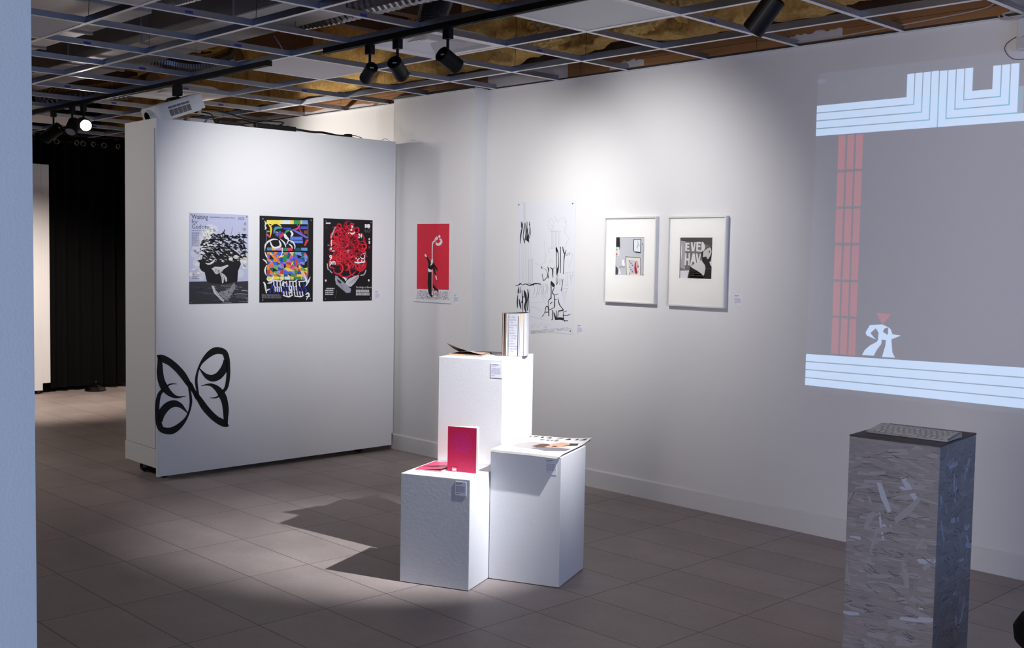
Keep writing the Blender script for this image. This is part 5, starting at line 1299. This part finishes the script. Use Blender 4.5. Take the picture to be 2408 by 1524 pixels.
flat([[(.955, 1.181), (1.023, 1.189), (1.059, 1.176), (1.037, 1.169), (1.029, 1.150), (1.058, 1.135), (1.059, 1.176), (1.074, 1.165), (1.082, 1.141), (1.129, 1.137), (1.078, 1.114), (1.086, 1.047), (1.102, 1.020), (1.030, 1.018), (1.047, 1.081), (1.048, 1.108), (1.024, 1.110), (1.023, 1.086), (.998, 1.053), (.983, 1.021), (.916, 1.020), (.931, 1.048), (.961, 1.075), (.996, 1.094), (1.004, 1.107), (1.004, 1.130), (1.007, 1.142), (.989, 1.168), (.959, 1.139), (.991, 1.108), (.939, 1.126), (.932, 1.138), (.938, 1.153)]], 'figure_body', BM_W, -.0001)
flat([[(.9876, 1.2486), (1.0721, 1.2445), (1.0231, 1.1887)]], 'figure_head', BM_R, -.0001)
flat([[(.618 + .030 * math.cos(t), 2.492 + .014 * math.sin(t)) for t in [2 * PI * i / 20 for i in range(20)]]], 'cursor_spot', beam_mat('beam_faint', (.74, .80, 1.0), .05), .0002)

# ------------------------------------------------------------------ far end of the room
cu = empty('curtain', (-7.86, -.47, 0)); tag(cu, 'black floor length curtain on metal rings at the far end', 'curtain')
bm = B(); NYc, NZc = 160, 12; rows = []
for j in range(NZc + 1):
    z = .045 + (2.70 - .045) * j / NZc; r = []
    for i in range(NYc + 1):
        t = i / NYc; y = -.53 + .975 * t; am = .028 + .010 * math.sin(t * 9)
        r.append(bm.verts.new((am * math.sin(t * 2 * PI * 7.5) + .012 * math.sin(t * 31 + j * .2), y, z)))
    rows.append(r)
for a_, b_ in zip(rows, rows[1:]):
    for i in range(NYc): bm.faces.new((a_[i], a_[i + 1], b_[i + 1], b_[i]))
link('drape', bm, CURT, cu, smooth=True)
bm = B(); cyl(bm, (0, -.60, 2.635), (0, .46, 2.635), .012); link('rod', bm, BLACK, cu)
for i, y in enumerate((-.586, -.518, -.408, -.292, -.136, -.797)):
    bm = B(); torus(bm, (.046, y + .47, 2.625), .024, .0065, (1, .35 * (-1) ** i, 0)); link('ring', bm, CHROME, cu)
o = empty('display_partition', (-7.76, -1.4, 0))
bm = B(); box(bm, (-.042, -.8, .035), (0, .42, 2.375), 0, .003, 1); box(bm, (-.042, .42, .11), (0, .50, 2.375), 0, .003, 1); link('panel', bm, PANELW, o)
for y in (-.6, .38):
    bm = B(); cyl(bm, (-.021, y, 0), (-.021, y, .036), .019); link('castor', bm, RUBBER, o)
tag(o, 'white freestanding panel lit brightly at the far left beside the curtain', 'display wall')
o = empty('stand_base', (-7.70, -.45, 0))
bm = B(); lathe(bm, [(.11, 0), (.11, .012), (.085, .045), (.05, .07), (.02, .085)], 28); link('base', bm, BLACKG, o)
bm = B(); cyl(bm, (0, 0, .08), (0, 0, .11), .014); link('stub', bm, BLACKG, o)
tag(o, 'rounded black stand base on the floor at the foot of the curtain', 'stand')

# ------------------------------------------------------------------ light: shop-front daylight and added fill lights
w = bpy.data.worlds.new('world'); SC.world = w; w.use_nodes = True
bg = w.node_tree.nodes['Background']; bg.inputs['Color'].default_value = (*lin((.55, .66, .92)), 1); bg.inputs['Strength'].default_value = .36
def area(name, loc, aim, sx, sy_, e, col):
    l = bpy.data.lights.new(name, 'AREA'); l.shape = 'RECTANGLE'; l.size = sx; l.size_y = sy_; l.energy = e; l.color = col
    o = bpy.data.objects.new(name, l); COL.objects.link(o); o.location = loc
    o.rotation_euler = (Vector(aim) - Vector(loc)).to_track_quat('-Z', 'Z').to_euler(); return o
area('shop_window_daylight', (6.5, -4.2, 1.75), (0, -3.6, 1.75), 4.6, 3.1, 52, (.24, .52, 1.0))
area('rear_fill', (2.6, -7.9, 1.25), (2.2, 0, 1.35), 1.9, 1.9, 70, (1, .93, .94))  # unseen fill added to lift the right wall, floor and grid

l = bpy.data.lights.new('side_fill_spot', 'SPOT'); l.energy = 62; l.spot_size = math.radians(80); l.spot_blend = 1; l.color = (1, .93, .86); l.shadow_soft_size = .05  # unseen warm spot added to brighten the end of the movable wall
lo = bpy.data.objects.new('side_fill_spot', l); COL.objects.link(lo); lo.location = (-3.6, -4.9, 2.45)
lo.rotation_euler = (Vector((-3.3, -2.1, 1.3)) - Vector(lo.location)).to_track_quat('-Z', 'Y').to_euler()
l = bpy.data.lights.new('far_fill_spot', 'SPOT'); l.energy = 230; l.spot_size = math.radians(84); l.spot_blend = .9; l.color = (1, .86, .74); l.shadow_soft_size = .04  # unseen spot with no lamp body, added to warm the far floor
lo = bpy.data.objects.new('far_fill_spot', l); COL.objects.link(lo); lo.location = (-5.6, -1.75, 2.5)
lo.rotation_euler = (Vector((-7.3, -1.3, .3)) - Vector(lo.location)).to_track_quat('-Z', 'Y').to_euler()
vs_ = SC.view_settings; vs_.view_transform = 'Standard'; vs_.look = 'None'; vs_.gamma = 1; vs_.exposure = 0.74; vs_.use_curve_mapping = False
SC.cycles.max_bounces = 8
